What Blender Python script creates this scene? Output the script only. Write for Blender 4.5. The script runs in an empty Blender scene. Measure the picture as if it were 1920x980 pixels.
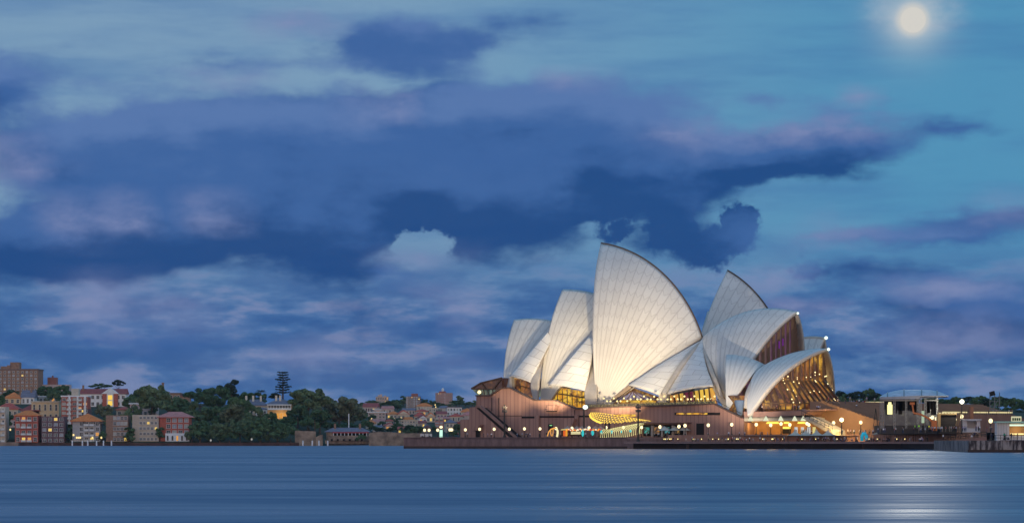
import bpy, bmesh, math, random
from mathutils import Vector, Matrix
R = math.radians
random.seed(11)
SC = bpy.context.scene
COL = SC.collection

# ------------------------------------------------------------------ camera
F = 5800.0; CX, HY, CZ = 960.0, 824.0, 2.8       # focal length in photo pixels, principal column, horizon row, eye height
cam_data = bpy.data.cameras.new('camera'); cam = bpy.data.objects.new('camera', cam_data); COL.objects.link(cam)
cam.location = (0, 0, CZ); cam.rotation_euler = (R(90), 0, 0)
cam_data.sensor_width = 36; cam_data.lens = 36 * F / 1920; cam_data.shift_y = (HY - 490) / 1920
cam_data.clip_start = 1; cam_data.clip_end = 60000
SC.camera = cam

# ------------------------------------------------------------------ exposure
SC.render.engine = 'CYCLES'
SC.view_settings.view_transform = 'Standard'; SC.view_settings.look = 'None'
SC.view_settings.exposure = 0.0; SC.view_settings.gamma = 1.0
try:
    SC.cycles.use_denoising = True
    SC.cycles.max_bounces = 5; SC.cycles.diffuse_bounces = 2; SC.cycles.glossy_bounces = 3
    SC.cycles.volume_bounces = 0; SC.cycles.transparent_max_bounces = 8
    SC.cycles.sample_clamp_indirect = 4.0
except Exception: pass

# ------------------------------------------------------------------ node helper
class NT:
    def __init__(s, tree): s.t = tree; s.n = tree.nodes; s.l = tree.links
    def _in(s, sock, v):
        if v is None: return
        if isinstance(v, bpy.types.NodeSocket): s.l.new(v, sock)
        elif isinstance(v, (tuple, list)) and sock.type == 'RGBA': sock.default_value = (*v[:3], 1)
        else: sock.default_value = v
    def math(s, op, a, b=None, c=None, clamp=False):
        n = s.n.new('ShaderNodeMath'); n.operation = op; n.use_clamp = clamp
        s._in(n.inputs[0], a); s._in(n.inputs[1], b); s._in(n.inputs[2], c); return n.outputs[0]
    def mix(s, f, a, b, bt='MIX'):
        n = s.n.new('ShaderNodeMix'); n.data_type = 'RGBA'; n.blend_type = bt
        s._in(n.inputs[0], f); s._in(n.inputs[6], a); s._in(n.inputs[7], b); return n.outputs[2]
    def comb(s, x=0.0, y=0.0, z=0.0):
        n = s.n.new('ShaderNodeCombineXYZ'); s._in(n.inputs[0], x); s._in(n.inputs[1], y); s._in(n.inputs[2], z); return n.outputs[0]
    def sep(s, v):
        n = s.n.new('ShaderNodeSeparateXYZ'); s._in(n.inputs[0], v); return n.outputs[0], n.outputs[1], n.outputs[2]
    def vm(s, op, a, b=None, out=0):
        n = s.n.new('ShaderNodeVectorMath'); n.operation = op; s._in(n.inputs[0], a)
        if b is not None: s._in(n.inputs[1], b)
        return n.outputs[out]
    def noise(s, vec, scale, detail=3.0, rough=0.55, color=False, dist=0.0):
        n = s.n.new('ShaderNodeTexNoise'); s._in(n.inputs['Vector'], vec)
        n.inputs['Scale'].default_value = scale; n.inputs['Detail'].default_value = detail
        n.inputs['Roughness'].default_value = rough; n.inputs['Distortion'].default_value = dist
        return n.outputs['Color' if color else 'Fac']
    def rng(s, v, a, b, c=0.0, d=1.0, smooth=True):
        n = s.n.new('ShaderNodeMapRange'); n.interpolation_type = 'SMOOTHSTEP' if smooth else 'LINEAR'
        s._in(n.inputs[0], v); s._in(n.inputs[1], a); s._in(n.inputs[2], b); s._in(n.inputs[3], c); s._in(n.inputs[4], d); return n.outputs[0]
    def mapping(s, vec, loc=(0, 0, 0), rot=(0, 0, 0), scale=(1, 1, 1)):
        n = s.n.new('ShaderNodeMapping'); s._in(n.inputs[0], vec)
        n.inputs[1].default_value = loc; n.inputs[2].default_value = rot; n.inputs[3].default_value = scale; return n.outputs[0]

def srgb(r, g, b):
    f = lambda c: (c/255/12.92) if c/255 <= .04045 else ((c/255 + .055)/1.055)**2.4
    return (f(r), f(g), f(b))

# ------------------------------------------------------------------ world: dusk sky with its cloud banks, as directions (azimuth, elevation)
world = bpy.data.worlds.new('World'); SC.world = world; world.use_nodes = True
wt = world.node_tree; wt.nodes.clear(); W_ = NT(wt)

def puff_uv(px, py): return ((px - CX) / 100.0, (HY - py) / 100.0)


# cloud banks: px, py, half width, half height, tilt, weight (negative: a gap)
PUFFS = [
    (330, 305, 420, 118, 0, 1.2), (720, 300, 420, 130, 0, 1.2), (1010, 245, 370, 98, -2, 1.1), (960, 380, 200, 115, 0, 1.2),
    (620, 445, 250, 95, 6, 1.05), (250, 460, 200, 75, 0, 1.25), (60, 460, 150, 72, 0, 1.1), (1440, 292, 270, 46, -3, 1.5), (1210, 345, 210, 70, 0, 1.0),
    (1775, 253, 110, 24, -6, .6), (1790, 432, 330, 30, -5, .95), (1180, 440, 70, 36, 0, .55),
    (560, 118, 380, 30, -6, .55), (790, 90, 150, 62, 0, .8), (1000, 55, 90, 40, 0, .35),
    (0, 175, 75, 65, 0, .95), (100, 145, 120, 20, 12, .35), (640, 38, 160, 14, 0, .3), (1480, 195, 190, 22, 14, .45),
    (1640, 515, 200, 34, 0, .75), (1830, 590, 230, 60, 0, .85), (790, 465, 58, 42, 0, -1.6), (1130, 410, 60, 16, 0, -.5),
    (700, 600, 120, 50, 10, .45), (850, 620, 60, 36, 20, .4), (420, 640, 300, 30, 0, .4), (100, 640, 260, 34, 0, .4), (1450, 590, 120, 40, 0, .4),
    (1345, 455, 100, 50, -10, .5), (1268, 430, 70, 66, 20, .5)]
SMALL = [(1388, 412, 34, 34, 0, 1.0), (1345, 462, 80, 36, -20, .7), (1255, 420, 36, 60, 20, .55), (1515, 500, 34, 28, 0, .35), (790, 462, 50, 36, 0, -.9), (1150, 432, 40, 18, 0, .4)]
# pale rose puffs that catch the last light
ROSE = [(150, 412, 60, 34), (250, 408, 45, 30), (395, 404, 60, 26), (15, 312, 90, 42), (205, 565, 105, 50), (330, 590, 60, 26), (725, 203, 55, 30), (600, 668, 90, 30),
    (560, 690, 240, 16), (1290, 258, 90, 26), (1520, 248, 150, 24), (1440, 508, 70, 24), (1612, 182, 44, 18), (820, 535, 70, 18), (790, 488, 90, 12), (1770, 545, 110, 22),
    (1570, 436, 90, 20), (1880, 400, 90, 20), (712, 598, 30, 20), (862, 592, 28, 34), (450, 621, 36, 12), (530, 624, 30, 12), (270, 632, 30, 14),
    (1070, 150, 50, 14), (1780, 630, 180, 30), (1500, 575, 90, 16), (850, 690, 120, 16), (560, 60, 80, 14), (430, 165, 90, 14)]
def _ss(a, b, v):
    t = max(0.0, min(1.0, (v-a)/(b-a))); return t*t*(3-2*t)
def dens_py(px, py):
    t = 0.0
    for x0, y0, rx, ry, tl, w in PUFFS:
        c, s = math.cos(R(tl)), math.sin(R(tl)); dx, dy = px-x0, py-y0
        r = math.hypot((dx*c + dy*s)/rx, (-dx*s + dy*c)/ry); t += w*(1 - _ss(.35, 1.35, r))
    return max(0.0, min(1.6, t))
def rose_py(px, py): return max(1 - _ss(.2, 1.5, math.hypot((px-x0)/rx, (py-y0)/ry)) for x0, y0, rx, ry in ROSE)

tc = wt.nodes.new('ShaderNodeTexCoord')
x, y, z = W_.sep(tc.outputs['Generated'])
az = W_.math('MULTIPLY', W_.math('ARCTAN2', x, y), 58.0)
el = W_.math('MULTIPLY', W_.math('ARCSINE', z), 58.0)
UV = W_.comb(az, el, 0.0)
wn_ = W_.noise(W_.mapping(UV, scale=(.55, 1.1, 1)), 1.0, 5.0, .62, color=True)
UVw = W_.vm('ADD', UV, W_.vm('MULTIPLY', W_.vm('SUBTRACT', wn_, (.5, .5, .5)), (1.25, .75, 0)))
wx, wy, _z = W_.sep(UVw)
fx = W_.math('MULTIPLY_ADD', wx, 1/19.2, .5)
NROW, NCOL = 25, 32; ROWS = [740 - 780*k/(NROW-1) for k in range(NROW)]; acc = None
for k, py in enumerate(ROWS):
    rp = wt.nodes.new('ShaderNodeValToRGB'); wt.links.new(fx, rp.inputs[0]); cr = rp.color_ramp; cr.interpolation = 'LINEAR'
    for i in range(NCOL):
        f = i/(NCOL-1); px = 1920*f
        e = cr.elements[0] if i == 0 else (cr.elements[len(cr.elements)-1] if i == NCOL-1 else cr.elements.new(f)); e.position = f
        d = dens_py(px, py); e.color = (d/1.6, rose_py(px, py), max(0, min(1, .45 + .55*(min(d, 1.2) - min(1.2, dens_py(px+12, py-60))) - .5*(min(d, 1.2) - min(1.2, dens_py(px, py+70))))), 1)
    if acc is None: acc = rp.outputs[0]
    else:
        v0, v1 = (HY-ROWS[k-1])/100, (HY-py)/100
        acc = W_.mix(W_.rng(wy, v0, v1, 0, 1, False), acc, rp.outputs[0])
aR, aG, aB = W_.sep(acc)
D0 = W_.math('MULTIPLY', aR, 1.6)
for px, py, rx, ry, tl, w in SMALL:
    u, v = puff_uv(px, py); n = wt.nodes.new('ShaderNodeMapping'); n.vector_type = 'TEXTURE'
    wt.links.new(W_.vm('ADD', UV, W_.vm('MULTIPLY', W_.vm('SUBTRACT', W_.noise(UV, 2.2, 5.0, .65, color=True), (.5, .5, .5)), (1.1, .9, 0))), n.inputs[0])
    n.inputs[1].default_value = (u, v, 0); n.inputs[2].default_value = (0, 0, -R(tl)); n.inputs[3].default_value = (rx/100, ry/100, 1)
    D0 = W_.math('ADD', D0, W_.rng(W_.vm('LENGTH', W_.vm('MULTIPLY', n.outputs[0], (1, 1, 0)), out=1), 1.3, .5, 0.0, w))
big = W_.noise(W_.mapping(UV, scale=(.35, .9, 1)), .55, 5.0, .6)
fine = W_.noise(W_.mapping(UV, scale=(.55, 1.0, 1)), 2.0, 8.0, .62)
D0 = W_.math('ADD', D0, W_.math('ADD', W_.math('MULTIPLY', W_.math('SUBTRACT', big, .5), .9), W_.math('MULTIPLY', W_.math('SUBTRACT', fine, .5), .95)))
# clear sky behind: paler grey-blue high on the left, teal on the right, deeper blue at the horizon
side = W_.rng(az, -4.5, 8.5)
clear = W_.mix(side, srgb(122, 156, 186), srgb(82, 146, 184))
lowc = W_.mix(side, srgb(76, 114, 166), srgb(88, 126, 173))
clear = W_.mix(W_.rng(el, 4.3, 2.0), clear, lowc)
strk = W_.noise(W_.mapping(UV, scale=(.22, 1.5, 1)), .8, 5.0, .6)
clear = W_.mix(W_.rng(strk, .38, .72, 0.0, .5), clear, srgb(64, 112, 168))
soft = W_.noise(W_.mapping(UV, scale=(.3, .8, 1)), .9, 4.0, .5)
Bn = W_.math('ADD', aB, W_.math('MULTIPLY', W_.math('SUBTRACT', W_.math('ADD', W_.math('MULTIPLY', soft, .6), W_.math('MULTIPLY', fine, .4)), .5), 1.3))
dark = W_.mix(W_.rng(Bn, .10, .50), srgb(26, 70, 130), srgb(58, 97, 157))
alpha = W_.rng(D0, .12, .85)
cloud = W_.mix(W_.rng(Bn, .50, .95), dark, srgb(86, 118, 172))
lowb = W_.noise(W_.mapping(UV, loc=(3, 7, 0), scale=(.45, 1.5, 1)), 1.0, 6.0, .6)
lowm = W_.rng(el, 3.9, 2.2)
clear = W_.mix(W_.math('MULTIPLY', W_.rng(lowb, .42, .60), lowm), clear, srgb(52, 93, 151))
clear = W_.mix(W_.math('MULTIPLY', W_.math('MULTIPLY', W_.rng(lowb, .50, .36), lowm), .8), clear, srgb(126, 138, 177))
sky = W_.mix(W_.math('MULTIPLY', alpha, .95), clear, cloud)
sky = W_.mix(W_.math('MULTIPLY', aG, W_.rng(fine, .3, .65, .25, .75)), sky, srgb(132, 142, 182))
# aureole of the moon on thin cloud
mu, mv = 7.47, 7.755     # azimuth and elevation of the moon in the same units
md = W_.vm('LENGTH', W_.vm('SUBTRACT', W_.vm('MULTIPLY', UVw, (1, 1, 0)), (mu, mv, 0)), out=1)
md0 = W_.vm('LENGTH', W_.vm('SUBTRACT', W_.vm('MULTIPLY', UV, (1, 1, 0)), (mu, mv, 0)), out=1)
gl = W_.math('POWER', W_.rng(md0, 2.4, .15, 0, 1, False), 6.5)
wisp = W_.rng(W_.vm('LENGTH', W_.vm('MULTIPLY', W_.vm('SUBTRACT', UVw, (mu, mv + .12, 0)), (.75, 2.0, 0)), out=1), .95, .1)
sky = W_.mix(W_.math('MULTIPLY', gl, .95), sky, srgb(196, 204, 206))
sky = W_.mix(W_.math('MULTIPLY', W_.math('MULTIPLY', wisp, W_.rng(fine, .3, .7)), .7), sky, srgb(182, 190, 202))
sky = W_.mix(W_.rng(md0, .38, .19, 0, .9), sky, srgb(206, 204, 198))
# western half of the dome: the afterglow the shells face
west = W_.rng(y, .25, -.55)
wgl = W_.mix(W_.rng(z, .55, .0), (.38, .39, .48), (1.62, 1.24, 1.05))
sky = W_.mix(west, sky, wgl)
zen = W_.rng(z, .15, .5)
sky = W_.mix(zen, sky, (.11, .30, .54))
bg = wt.nodes.new('ShaderNodeBackground'); wt.links.new(sky, bg.inputs[0]); bg.inputs[1].default_value = 1.0
wo = wt.nodes.new('ShaderNodeOutputWorld'); wt.links.new(bg.outputs[0], wo.inputs[0])
try: world.cycles.sampling_method = 'MANUAL'; world.cycles.sample_map_resolution = 512
except Exception: pass

# ------------------------------------------------------------------ sun lamp: stands for the light of the low moon on the harbour
sd = bpy.data.lights.new('moonlight', 'SUN'); sd.energy = .016; sd.angle = R(.6); sd.color = (1.0, .93, .80)
sun = bpy.data.objects.new('moonlight', sd); COL.objects.link(sun)
mdir = Vector(((1712 - CX) / F, 1, (HY - 38) / F)).normalized()
sun.rotation_euler = mdir.to_track_quat('Z', 'Y').to_euler()

# ------------------------------------------------------------------ object helpers
def at(px, py, Y): return Vector(((px - CX) / F * Y, Y, CZ + (HY - py) / F * Y))
def xat(px, Y): return (px - CX) / F * Y
def zat(py, Y): return CZ + (HY - py) / F * Y

def tag(o, label=None, cat=None, group=None, kind=None):
    if label: o['label'] = label
    if cat: o['category'] = cat
    if group: o['group'] = group
    if kind: o['kind'] = kind
    return o
def empty(name, loc=(0, 0, 0), rz=0.0, label=None, cat=None, group=None):
    o = bpy.data.objects.new(name, None); COL.objects.link(o); o.location = loc; o.rotation_euler = (0, 0, rz)
    o.empty_display_size = 1
    return tag(o, label, cat, group)
KIDS = {}
def link(o, parent=None):
    COL.objects.link(o)
    if parent is not None:
        o.parent = parent; KIDS.setdefault(parent.name, []).append(o)
    return o
def copy_tree(o, parent=None):
    c = o.copy(); link(c, parent)
    for ch in KIDS.get(o.name, []): copy_tree(ch, c)
    return c

class MB:
    def __init__(s): s.v = []; s.f = []; s.uv = None; s.m = []; s.cur = 0
    def add(s, verts, faces):
        b = len(s.v); s.v += [Vector(p) for p in verts]; s.f += [tuple(i + b for i in f) for f in faces]; s.m += [s.cur] * len(faces); return b
    def box(s, cx, cy, cz, sx, sy, sz, rz=0.0):
        h = [(-sx/2, -sy/2), (sx/2, -sy/2), (sx/2, sy/2), (-sx/2, sy/2)]
        c, sn = math.cos(rz), math.sin(rz); P = []
        for zz in (cz - sz/2, cz + sz/2):
            for a, b in h: P.append((cx + a*c - b*sn, cy + a*sn + b*c, zz))
        s.add(P, [(0, 3, 2, 1), (4, 5, 6, 7), (0, 1, 5, 4), (1, 2, 6, 5), (2, 3, 7, 6), (3, 0, 4, 7)]); return s
    def hexa(s, P):   # 8 points: 4 bottom, 4 top
        s.add(P, [(0, 3, 2, 1), (4, 5, 6, 7), (0, 1, 5, 4), (1, 2, 6, 5), (2, 3, 7, 6), (3, 0, 4, 7)]); return s
    def bar(s, a, b, w, h=None):
        a, b = Vector(a), Vector(b); h = h or w; d = (b - a)
        if d.length < 1e-6: return s
        d.normalize(); up = Vector((0, 0, 1)) if abs(d.z) < .95 else Vector((0, 1, 0))
        r = d.cross(up).normalized(); u = r.cross(d).normalized()
        P = [p + r*i*w/2 + u*j*h/2 for p in (a, b) for i, j in ((-1, -1), (1, -1), (1, 1), (-1, 1))]
        s.add(P, [(0, 3, 2, 1), (4, 5, 6, 7), (0, 1, 5, 4), (1, 2, 6, 5), (2, 3, 7, 6), (3, 0, 4, 7)]); return s
    def tube(s, pts, rad, n=8):
        rings = []; pts = [Vector(p) for p in pts]
        for i, p in enumerate(pts):
            d = (pts[min(i+1, len(pts)-1)] - pts[max(i-1, 0)]).normalized(); up = Vector((0, 0, 1)) if abs(d.z) < .95 else Vector((0, 1, 0))
            r = d.cross(up).normalized(); u = r.cross(d).normalized(); rr = rad[i] if isinstance(rad, (list, tuple)) else rad
            rings.append([p + (r*math.cos(k*2*math.pi/n) + u*math.sin(k*2*math.pi/n))*rr for k in range(n)])
        b = s.add([q for rg in rings for q in rg], [])
        for i in range(len(pts)-1):
            for k in range(n):
                s.f.append((b+i*n+k, b+i*n+(k+1) % n, b+(i+1)*n+(k+1) % n, b+(i+1)*n+k)); s.m.append(s.cur)
        s.f.append(tuple(b+k for k in reversed(range(n)))); s.f.append(tuple(b+(len(pts)-1)*n+k for k in range(n))); s.m += [s.cur]*2; return s
    def lathe(s, prof, cx=0, cy=0, cz=0, n=12):
        b = s.add([(cx + r*math.cos(k*2*math.pi/n), cy + r*math.sin(k*2*math.pi/n), cz + zz) for r, zz in prof for k in range(n)], [])
        for i in range(len(prof)-1):
            for k in range(n): s.f.append((b+i*n+k, b+i*n+(k+1) % n, b+(i+1)*n+(k+1) % n, b+(i+1)*n+k)); s.m.append(s.cur)
        s.f.append(tuple(b+k for k in reversed(range(n)))); s.f.append(tuple(b+(len(prof)-1)*n+k for k in range(n))); s.m += [s.cur]*2; return s
    def prism(s, poly, off):  # closed polygon of 3D points extruded by a vector
        n = len(poly); poly = [Vector(p) for p in poly]; off = Vector(off)
        s.add(poly + [p + off for p in poly], [tuple(range(n)), tuple(range(2*n-1, n-1, -1))] + [(i, i+n, (i+1) % n + n, (i+1) % n) for i in range(n)]); return s
    def build(s, name, m, parent=None, smooth=False, local=False):
        me = bpy.data.meshes.new(name)
        o_ = Vector((0, 0, 0))
        if parent is not None and not local:
            p = parent
            while p is not None: o_ = o_ + Vector(p.location); p = p.parent
        me.from_pydata([tuple(v - o_) for v in s.v], [], s.f)
        for mm in (m if isinstance(m, (list, tuple)) else [m]): me.materials.append(mm)
        if len(me.materials) > 1: me.polygons.foreach_set('material_index', s.m)
        if s.uv:
            ul = me.uv_layers.new(name='UVMap')
            for L in me.loops: ul.data[L.index].uv = s.uv[L.vertex_index]
        if smooth: me.polygons.foreach_set('use_smooth', [True]*len(me.polygons))
        me.update()
        bm = bmesh.new(); bm.from_mesh(me); bmesh.ops.recalc_face_normals(bm, faces=bm.faces); bm.to_mesh(me); bm.free()
        return link(bpy.data.objects.new(name, me), parent)

# ------------------------------------------------------------------ materials
MATS = {}
def mat(name, col, rough=.8, vary=.12, vscale=.6, metal=0.0, emit=None, es=1.0, spec=.3, stretch=(1, 1, 1), bump=0.0):
    if name in MATS: return MATS[name]
    m = bpy.data.materials.new(name); m.use_nodes = True; t = m.node_tree; N = NT(t); b = t.nodes['Principled BSDF']
    tcn = t.nodes.new('ShaderNodeTexCoord'); v = N.mapping(tcn.outputs['Object'], scale=stretch)
    nz = N.noise(v, vscale, 5.0, .6)
    f = N.rng(nz, .25, .75)
    c = N.mix(f, tuple(max(0, k*(1-vary)) for k in col), tuple(min(1, k*(1+vary)) for k in col))
    t.links.new(c, b.inputs['Base Color']); b.inputs['Roughness'].default_value = rough; b.inputs['Metallic'].default_value = metal
    b.inputs['Specular IOR Level'].default_value = spec
    if emit: b.inputs['Emission Color'].default_value = (*emit, 1); b.inputs['Emission Strength'].default_value = es
    if bump:
        bn = t.nodes.new('ShaderNodeBump'); bn.inputs['Strength'].default_value = bump; t.links.new(nz, bn.inputs['Height']); t.links.new(bn.outputs[0], b.inputs['Normal'])
    MATS[name] = m; return m
def lamp_mat(name, col, s):
    if name in MATS: return MATS[name]
    m = bpy.data.materials.new(name); m.use_nodes = True; t = m.node_tree; t.nodes.clear()
    e = t.nodes.new('ShaderNodeEmission'); e.inputs[0].default_value = (*col, 1); e.inputs[1].default_value = s
    o = t.nodes.new('ShaderNodeOutputMaterial'); t.links.new(e.outputs[0], o.inputs[0]); MATS[name] = m; return m
# ------------------------------------------------------------------ harbour water
def make_water():
    m = bpy.data.materials.new('harbour_water'); m.use_nodes = True; t = m.node_tree; N = NT(t); b = t.nodes['Principled BSDF']
    tcn = t.nodes.new('ShaderNodeTexCoord'); P = tcn.outputs['Object']
    w1 = N.noise(N.mapping(P, scale=(.016, .045, 1)), 1.0, 6.0, .62)
    w2 = N.noise(N.mapping(P, scale=(.05, .20, 1)), 1.0, 4.0, .6)
    w3 = N.noise(N.mapping(P, scale=(.5, 1.6, 1)), 1.0, 4.0, .6)
    h = N.math('ADD', N.math('MULTIPLY', w1, 1.6), N.math('ADD', N.math('MULTIPLY', w2, .45), N.math('MULTIPLY', w3, .015)))
    bn = t.nodes.new('ShaderNodeBump'); bn.inputs['Strength'].default_value = .42; bn.inputs['Distance'].default_value = .5
    t.links.new(h, bn.inputs['Height']); t.links.new(bn.outputs[0], b.inputs['Normal'])
    b.inputs['Base Color'].default_value = (.012, .07, .19, 1); t.links.new(N.rng(N.math('ADD', N.math('MULTIPLY', w1, .6), N.math('MULTIPLY', w2, .4)), .36, .64, .25, .46), b.inputs['Roughness']); b.inputs['IOR'].default_value = 1.33
    sheet = MB(); sheet.add([(-9000, -300, 0), (9000, -300, 0), (9000, 16000, 0), (-9000, 16000, 0)], [(0, 1, 2, 3)])
    tag(sheet.build('water', m), kind='structure', label='smooth blue harbour water blurred into long horizontal streaks')
make_water()

# ------------------------------------------------------------------ moon
_m = MB(); MD = 50000.0; mc = at(1712, 38, MD); mr = 23.5 / F * MD
_m.lathe([(max(.1, mr*math.cos(a)), mr*math.sin(a)) for a in [R(-90 + 180*i/24) for i in range(25)]], 0, 0, 0, 40)
moon = _m.build('moon', lamp_mat('moon_glow', srgb(212, 209, 202), 1.0), None, True); moon.location = mc
tag(moon, 'pale full moon glowing through thin cloud high in the sky', 'moon')

# ------------------------------------------------------------------ opera house frame
TH = R(35)
AX = Vector((math.cos(TH), -math.sin(TH), 0)); NR = Vector((-math.sin(TH), -math.cos(TH), 0)); UP = Vector((0, 0, 1))
O1 = Vector((xat(1200, 1040), 1040, 0)); O2 = O1 - NR*48; O3 = O1 + NR*22
EYE = Vector((0, 0, CZ))
def onp(O, px, py, lat=0.0):   # point where the sight line of a photo pixel meets the building's long plane at a sideways offset
    d = Vector(((px - CX) / F, 1, (HY - py) / F)); q = O + NR*lat
    return EYE + d * ((q - EYE).dot(NR) / d.dot(NR))
def loc3(O, p): q = p - O; return (q.dot(AX), q.dot(NR), q.z)
def glo3(O, s, l, z): return O + AX*s + NR*l + UP*z
def mirror(O, p): s, l, z = loc3(O, p); return glo3(O, s, -l, z)
def sphere4(a, b, c, d):
    M = Matrix(((b-a), (c-a), (d-a))); rhs = Vector([(q.dot(q) - a.dot(a)) / 2 for q in (b, c, d)])
    C = M.inverted() @ rhs; return C, (a - C).length
def sphere3R(a, b, c, Rr, O):
    u, v = b-a, c-a; n = u.cross(v); cc = a + (n.cross(u)*v.length_squared + v.cross(n)*u.length_squared) / (2*n.length_squared)
    h = math.sqrt(max(0.0, Rr*Rr - (a-cc).length_squared)); n.normalize()
    c1, c2 = cc + n*h, cc - n*h
    return (c1 if loc3(O, c1)[1] < loc3(O, c2)[1] else c2), Rr
def slerp(a, b, t):
    la, lb = a.length, b.length; om = a.angle(b)
    if om < 1e-6: return a.lerp(b, t)
    return (a*math.sin((1-t)*om) + b*math.sin(t*om)) / math.sin(om)

def tile_mat():
    m = bpy.data.materials.new('cream_roof_tiles'); m.use_nodes = True; t = m.node_tree; N = NT(t); b = t.nodes['Principled BSDF']
    tcn = t.nodes.new('ShaderNodeTexCoord'); U, V, _ = N.sep(tcn.outputs['UV'])
    fu = N.math('FRACT', U); e = N.math('MINIMUM', fu, N.math('SUBTRACT', 1.0, fu))
    rib = N.rng(N.math('MULTIPLY', e, N.math('MULTIPLY', V, .048)), .10, .22, 1.0, 0.0)
    ch = N.math('FRACT', N.math('ADD', N.math('MULTIPLY', V, .21), N.math('MULTIPLY', N.math('ABSOLUTE', N.math('SUBTRACT', fu, .5)), -.85)))
    che = N.math('MINIMUM', ch, N.math('SUBTRACT', 1.0, ch))
    chev = N.math('MULTIPLY', N.rng(che, .02, .06, 1.0, 0.0), N.rng(V, 14.0, 26.0))
    ln = N.math('MAXIMUM', N.math('MULTIPLY', N.math('MULTIPLY', rib, .36), N.rng(V, 5.0, 22.0, .35, 1.0)), N.math('MULTIPLY', chev, .38), clamp=True)
    cell = t.nodes.new('ShaderNodeTexWhiteNoise'); cell.noise_dimensions = '2D'
    t.links.new(N.comb(N.math('FLOOR', U), N.math('FLOOR', N.math('ADD', N.math('MULTIPLY', V, .21), N.math('MULTIPLY', N.math('ABSOLUTE', N.math('SUBTRACT', fu, .5)), -.85))), 0.0), cell.inputs['Vector'])
    nz = N.noise(tcn.outputs['Object'], .12, 4.0, .6)
    base = N.mix(N.rng(cell.outputs['Value'], 0, 1, 0, 1, False), (.71, .665, .61), (.78, .735, .68))
    base = N.mix(N.rng(nz, .35, .7, 0, .35), base, (.60, .55, .52))
    c = N.mix(ln, base, (.36, .31, .29))
    t.links.new(c, b.inputs['Base Color']); b.inputs['Roughness'].default_value = .42; b.inputs['Specular IOR Level'].default_value = .35
    return m
def panel_mat():
    m = bpy.data.materials.new('cream_side_panels'); m.use_nodes = True; t = m.node_tree; N = NT(t); b = t.nodes['Principled BSDF']
    tcn = t.nodes.new('ShaderNodeTexCoord'); br = t.nodes.new('ShaderNodeTexBrick')
    t.links.new(tcn.outputs['UV'], br.inputs['Vector']); br.inputs['Scale'].default_value = 1.0; br.inputs['Brick Width'].default_value = 7.0; br.inputs['Row Height'].default_value = 3.1
    br.inputs['Mortar Size'].default_value = .10; br.inputs['Mortar Smooth'].default_value = .5
    br.inputs['Color1'].default_value = (.74, .71, .69, 1); br.inputs['Color2'].default_value = (.66, .63, .61, 1); br.inputs['Mortar'].default_value = (.38, .34, .32, 1)
    t.links.new(br.outputs['Color'], b.inputs['Base Color']); b.inputs['Roughness'].default_value = .45; return m
TILE, PANEL = tile_mat(), panel_mat()
CONC = mat('pale_shell_concrete', (.50, .44, .39), .7, .15, .3)
GRAN = None
def granite():
    m = bpy.data.materials.new('pink_granite_cladding'); m.use_nodes = True; t = m.node_tree; N = NT(t); b = t.nodes['Principled BSDF']
    tcn = t.nodes.new('ShaderNodeTexCoord'); X, Y, Z = N.sep(tcn.outputs['Object'])
    s = N.math('SUBTRACT', N.math('MULTIPLY', X, math.cos(TH)), N.math('MULTIPLY', Y, math.sin(TH)))
    fr = N.math('FRACT', N.math('MULTIPLY', s, 1/1.5)); e = N.math('MINIMUM', fr, N.math('SUBTRACT', 1.0, fr))
    seam = N.rng(e, .03, .14, .85, 0)
    wn = t.nodes.new('ShaderNodeTexWhiteNoise'); wn.noise_dimensions = '1D'; t.links.new(N.math('FLOOR', N.math('MULTIPLY', s, 1/1.5)), wn.inputs['W'])
    streak = N.noise(N.mapping(tcn.outputs['Object'], scale=(1, 1, .12)), .5, 4, .6)
    c = N.mix(wn.outputs['Value'], (.38, .20, .155), (.47, .26, .205))
    c = N.mix(N.rng(streak, .35, .75, 0, .45), c, (.27, .145, .115)); c = N.mix(N.math('MULTIPLY', seam, .7), c, (.15, .085, .07))
    t.links.new(c, b.inputs['Base Color']); b.inputs['Roughness'].default_value = .8; return m
GRAN = granite()
GRAN_PLAIN = mat('pink_granite_slab', (.32, .18, .145), .8, .18, .4)
DARKSLOT = mat('dark_recess', (.02, .015, .014), .9)
BRONZE = mat('bronze_mullion', (.13, .075, .045), .5, .2, .4, metal=.4)

OH = empty('opera_house', O1, 0, 'white sail-roofed opera house on a pink granite podium beside the harbour', 'opera house')

def grid_mesh(mb, G, uvs=None):   # G[i][j] points
    ni, nj = len(G), len(G[0]); b = mb.add([p for row in G for p in row], [])
    for i in range(ni-1):
        for j in range(nj-1): mb.f.append((b+i*nj+j, b+(i+1)*nj+j, b+(i+1)*nj+j+1, b+i*nj+j+1)); mb.m.append(mb.cur)
    if uvs is not None:
        if mb.uv is None: mb.uv = []
        mb.uv += [q for row in uvs for q in row]
    return b
def thick(mb, G, GI, UVs):        # closed slab between two grids; rim faces take material 1
    ni, nj = len(G), len(G[0]); a = grid_mesh(mb, G, UVs); mb.cur = 1; b = grid_mesh(mb, GI, UVs)
    rim = [(i, 0) for i in range(ni)] + [(ni-1, j) for j in range(1, nj)] + [(i, nj-1) for i in range(ni-2, -1, -1)] + [(0, j) for j in range(nj-2, 0, -1)]
    for k in range(len(rim)):
        p, q = rim[k], rim[(k+1) % len(rim)]
        mb.f.append((a+p[0]*nj+p[1], a+q[0]*nj+q[1], b+q[0]*nj+q[1], b+p[0]*nj+p[1])); mb.m.append(1)
    mb.cur = 0

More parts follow.
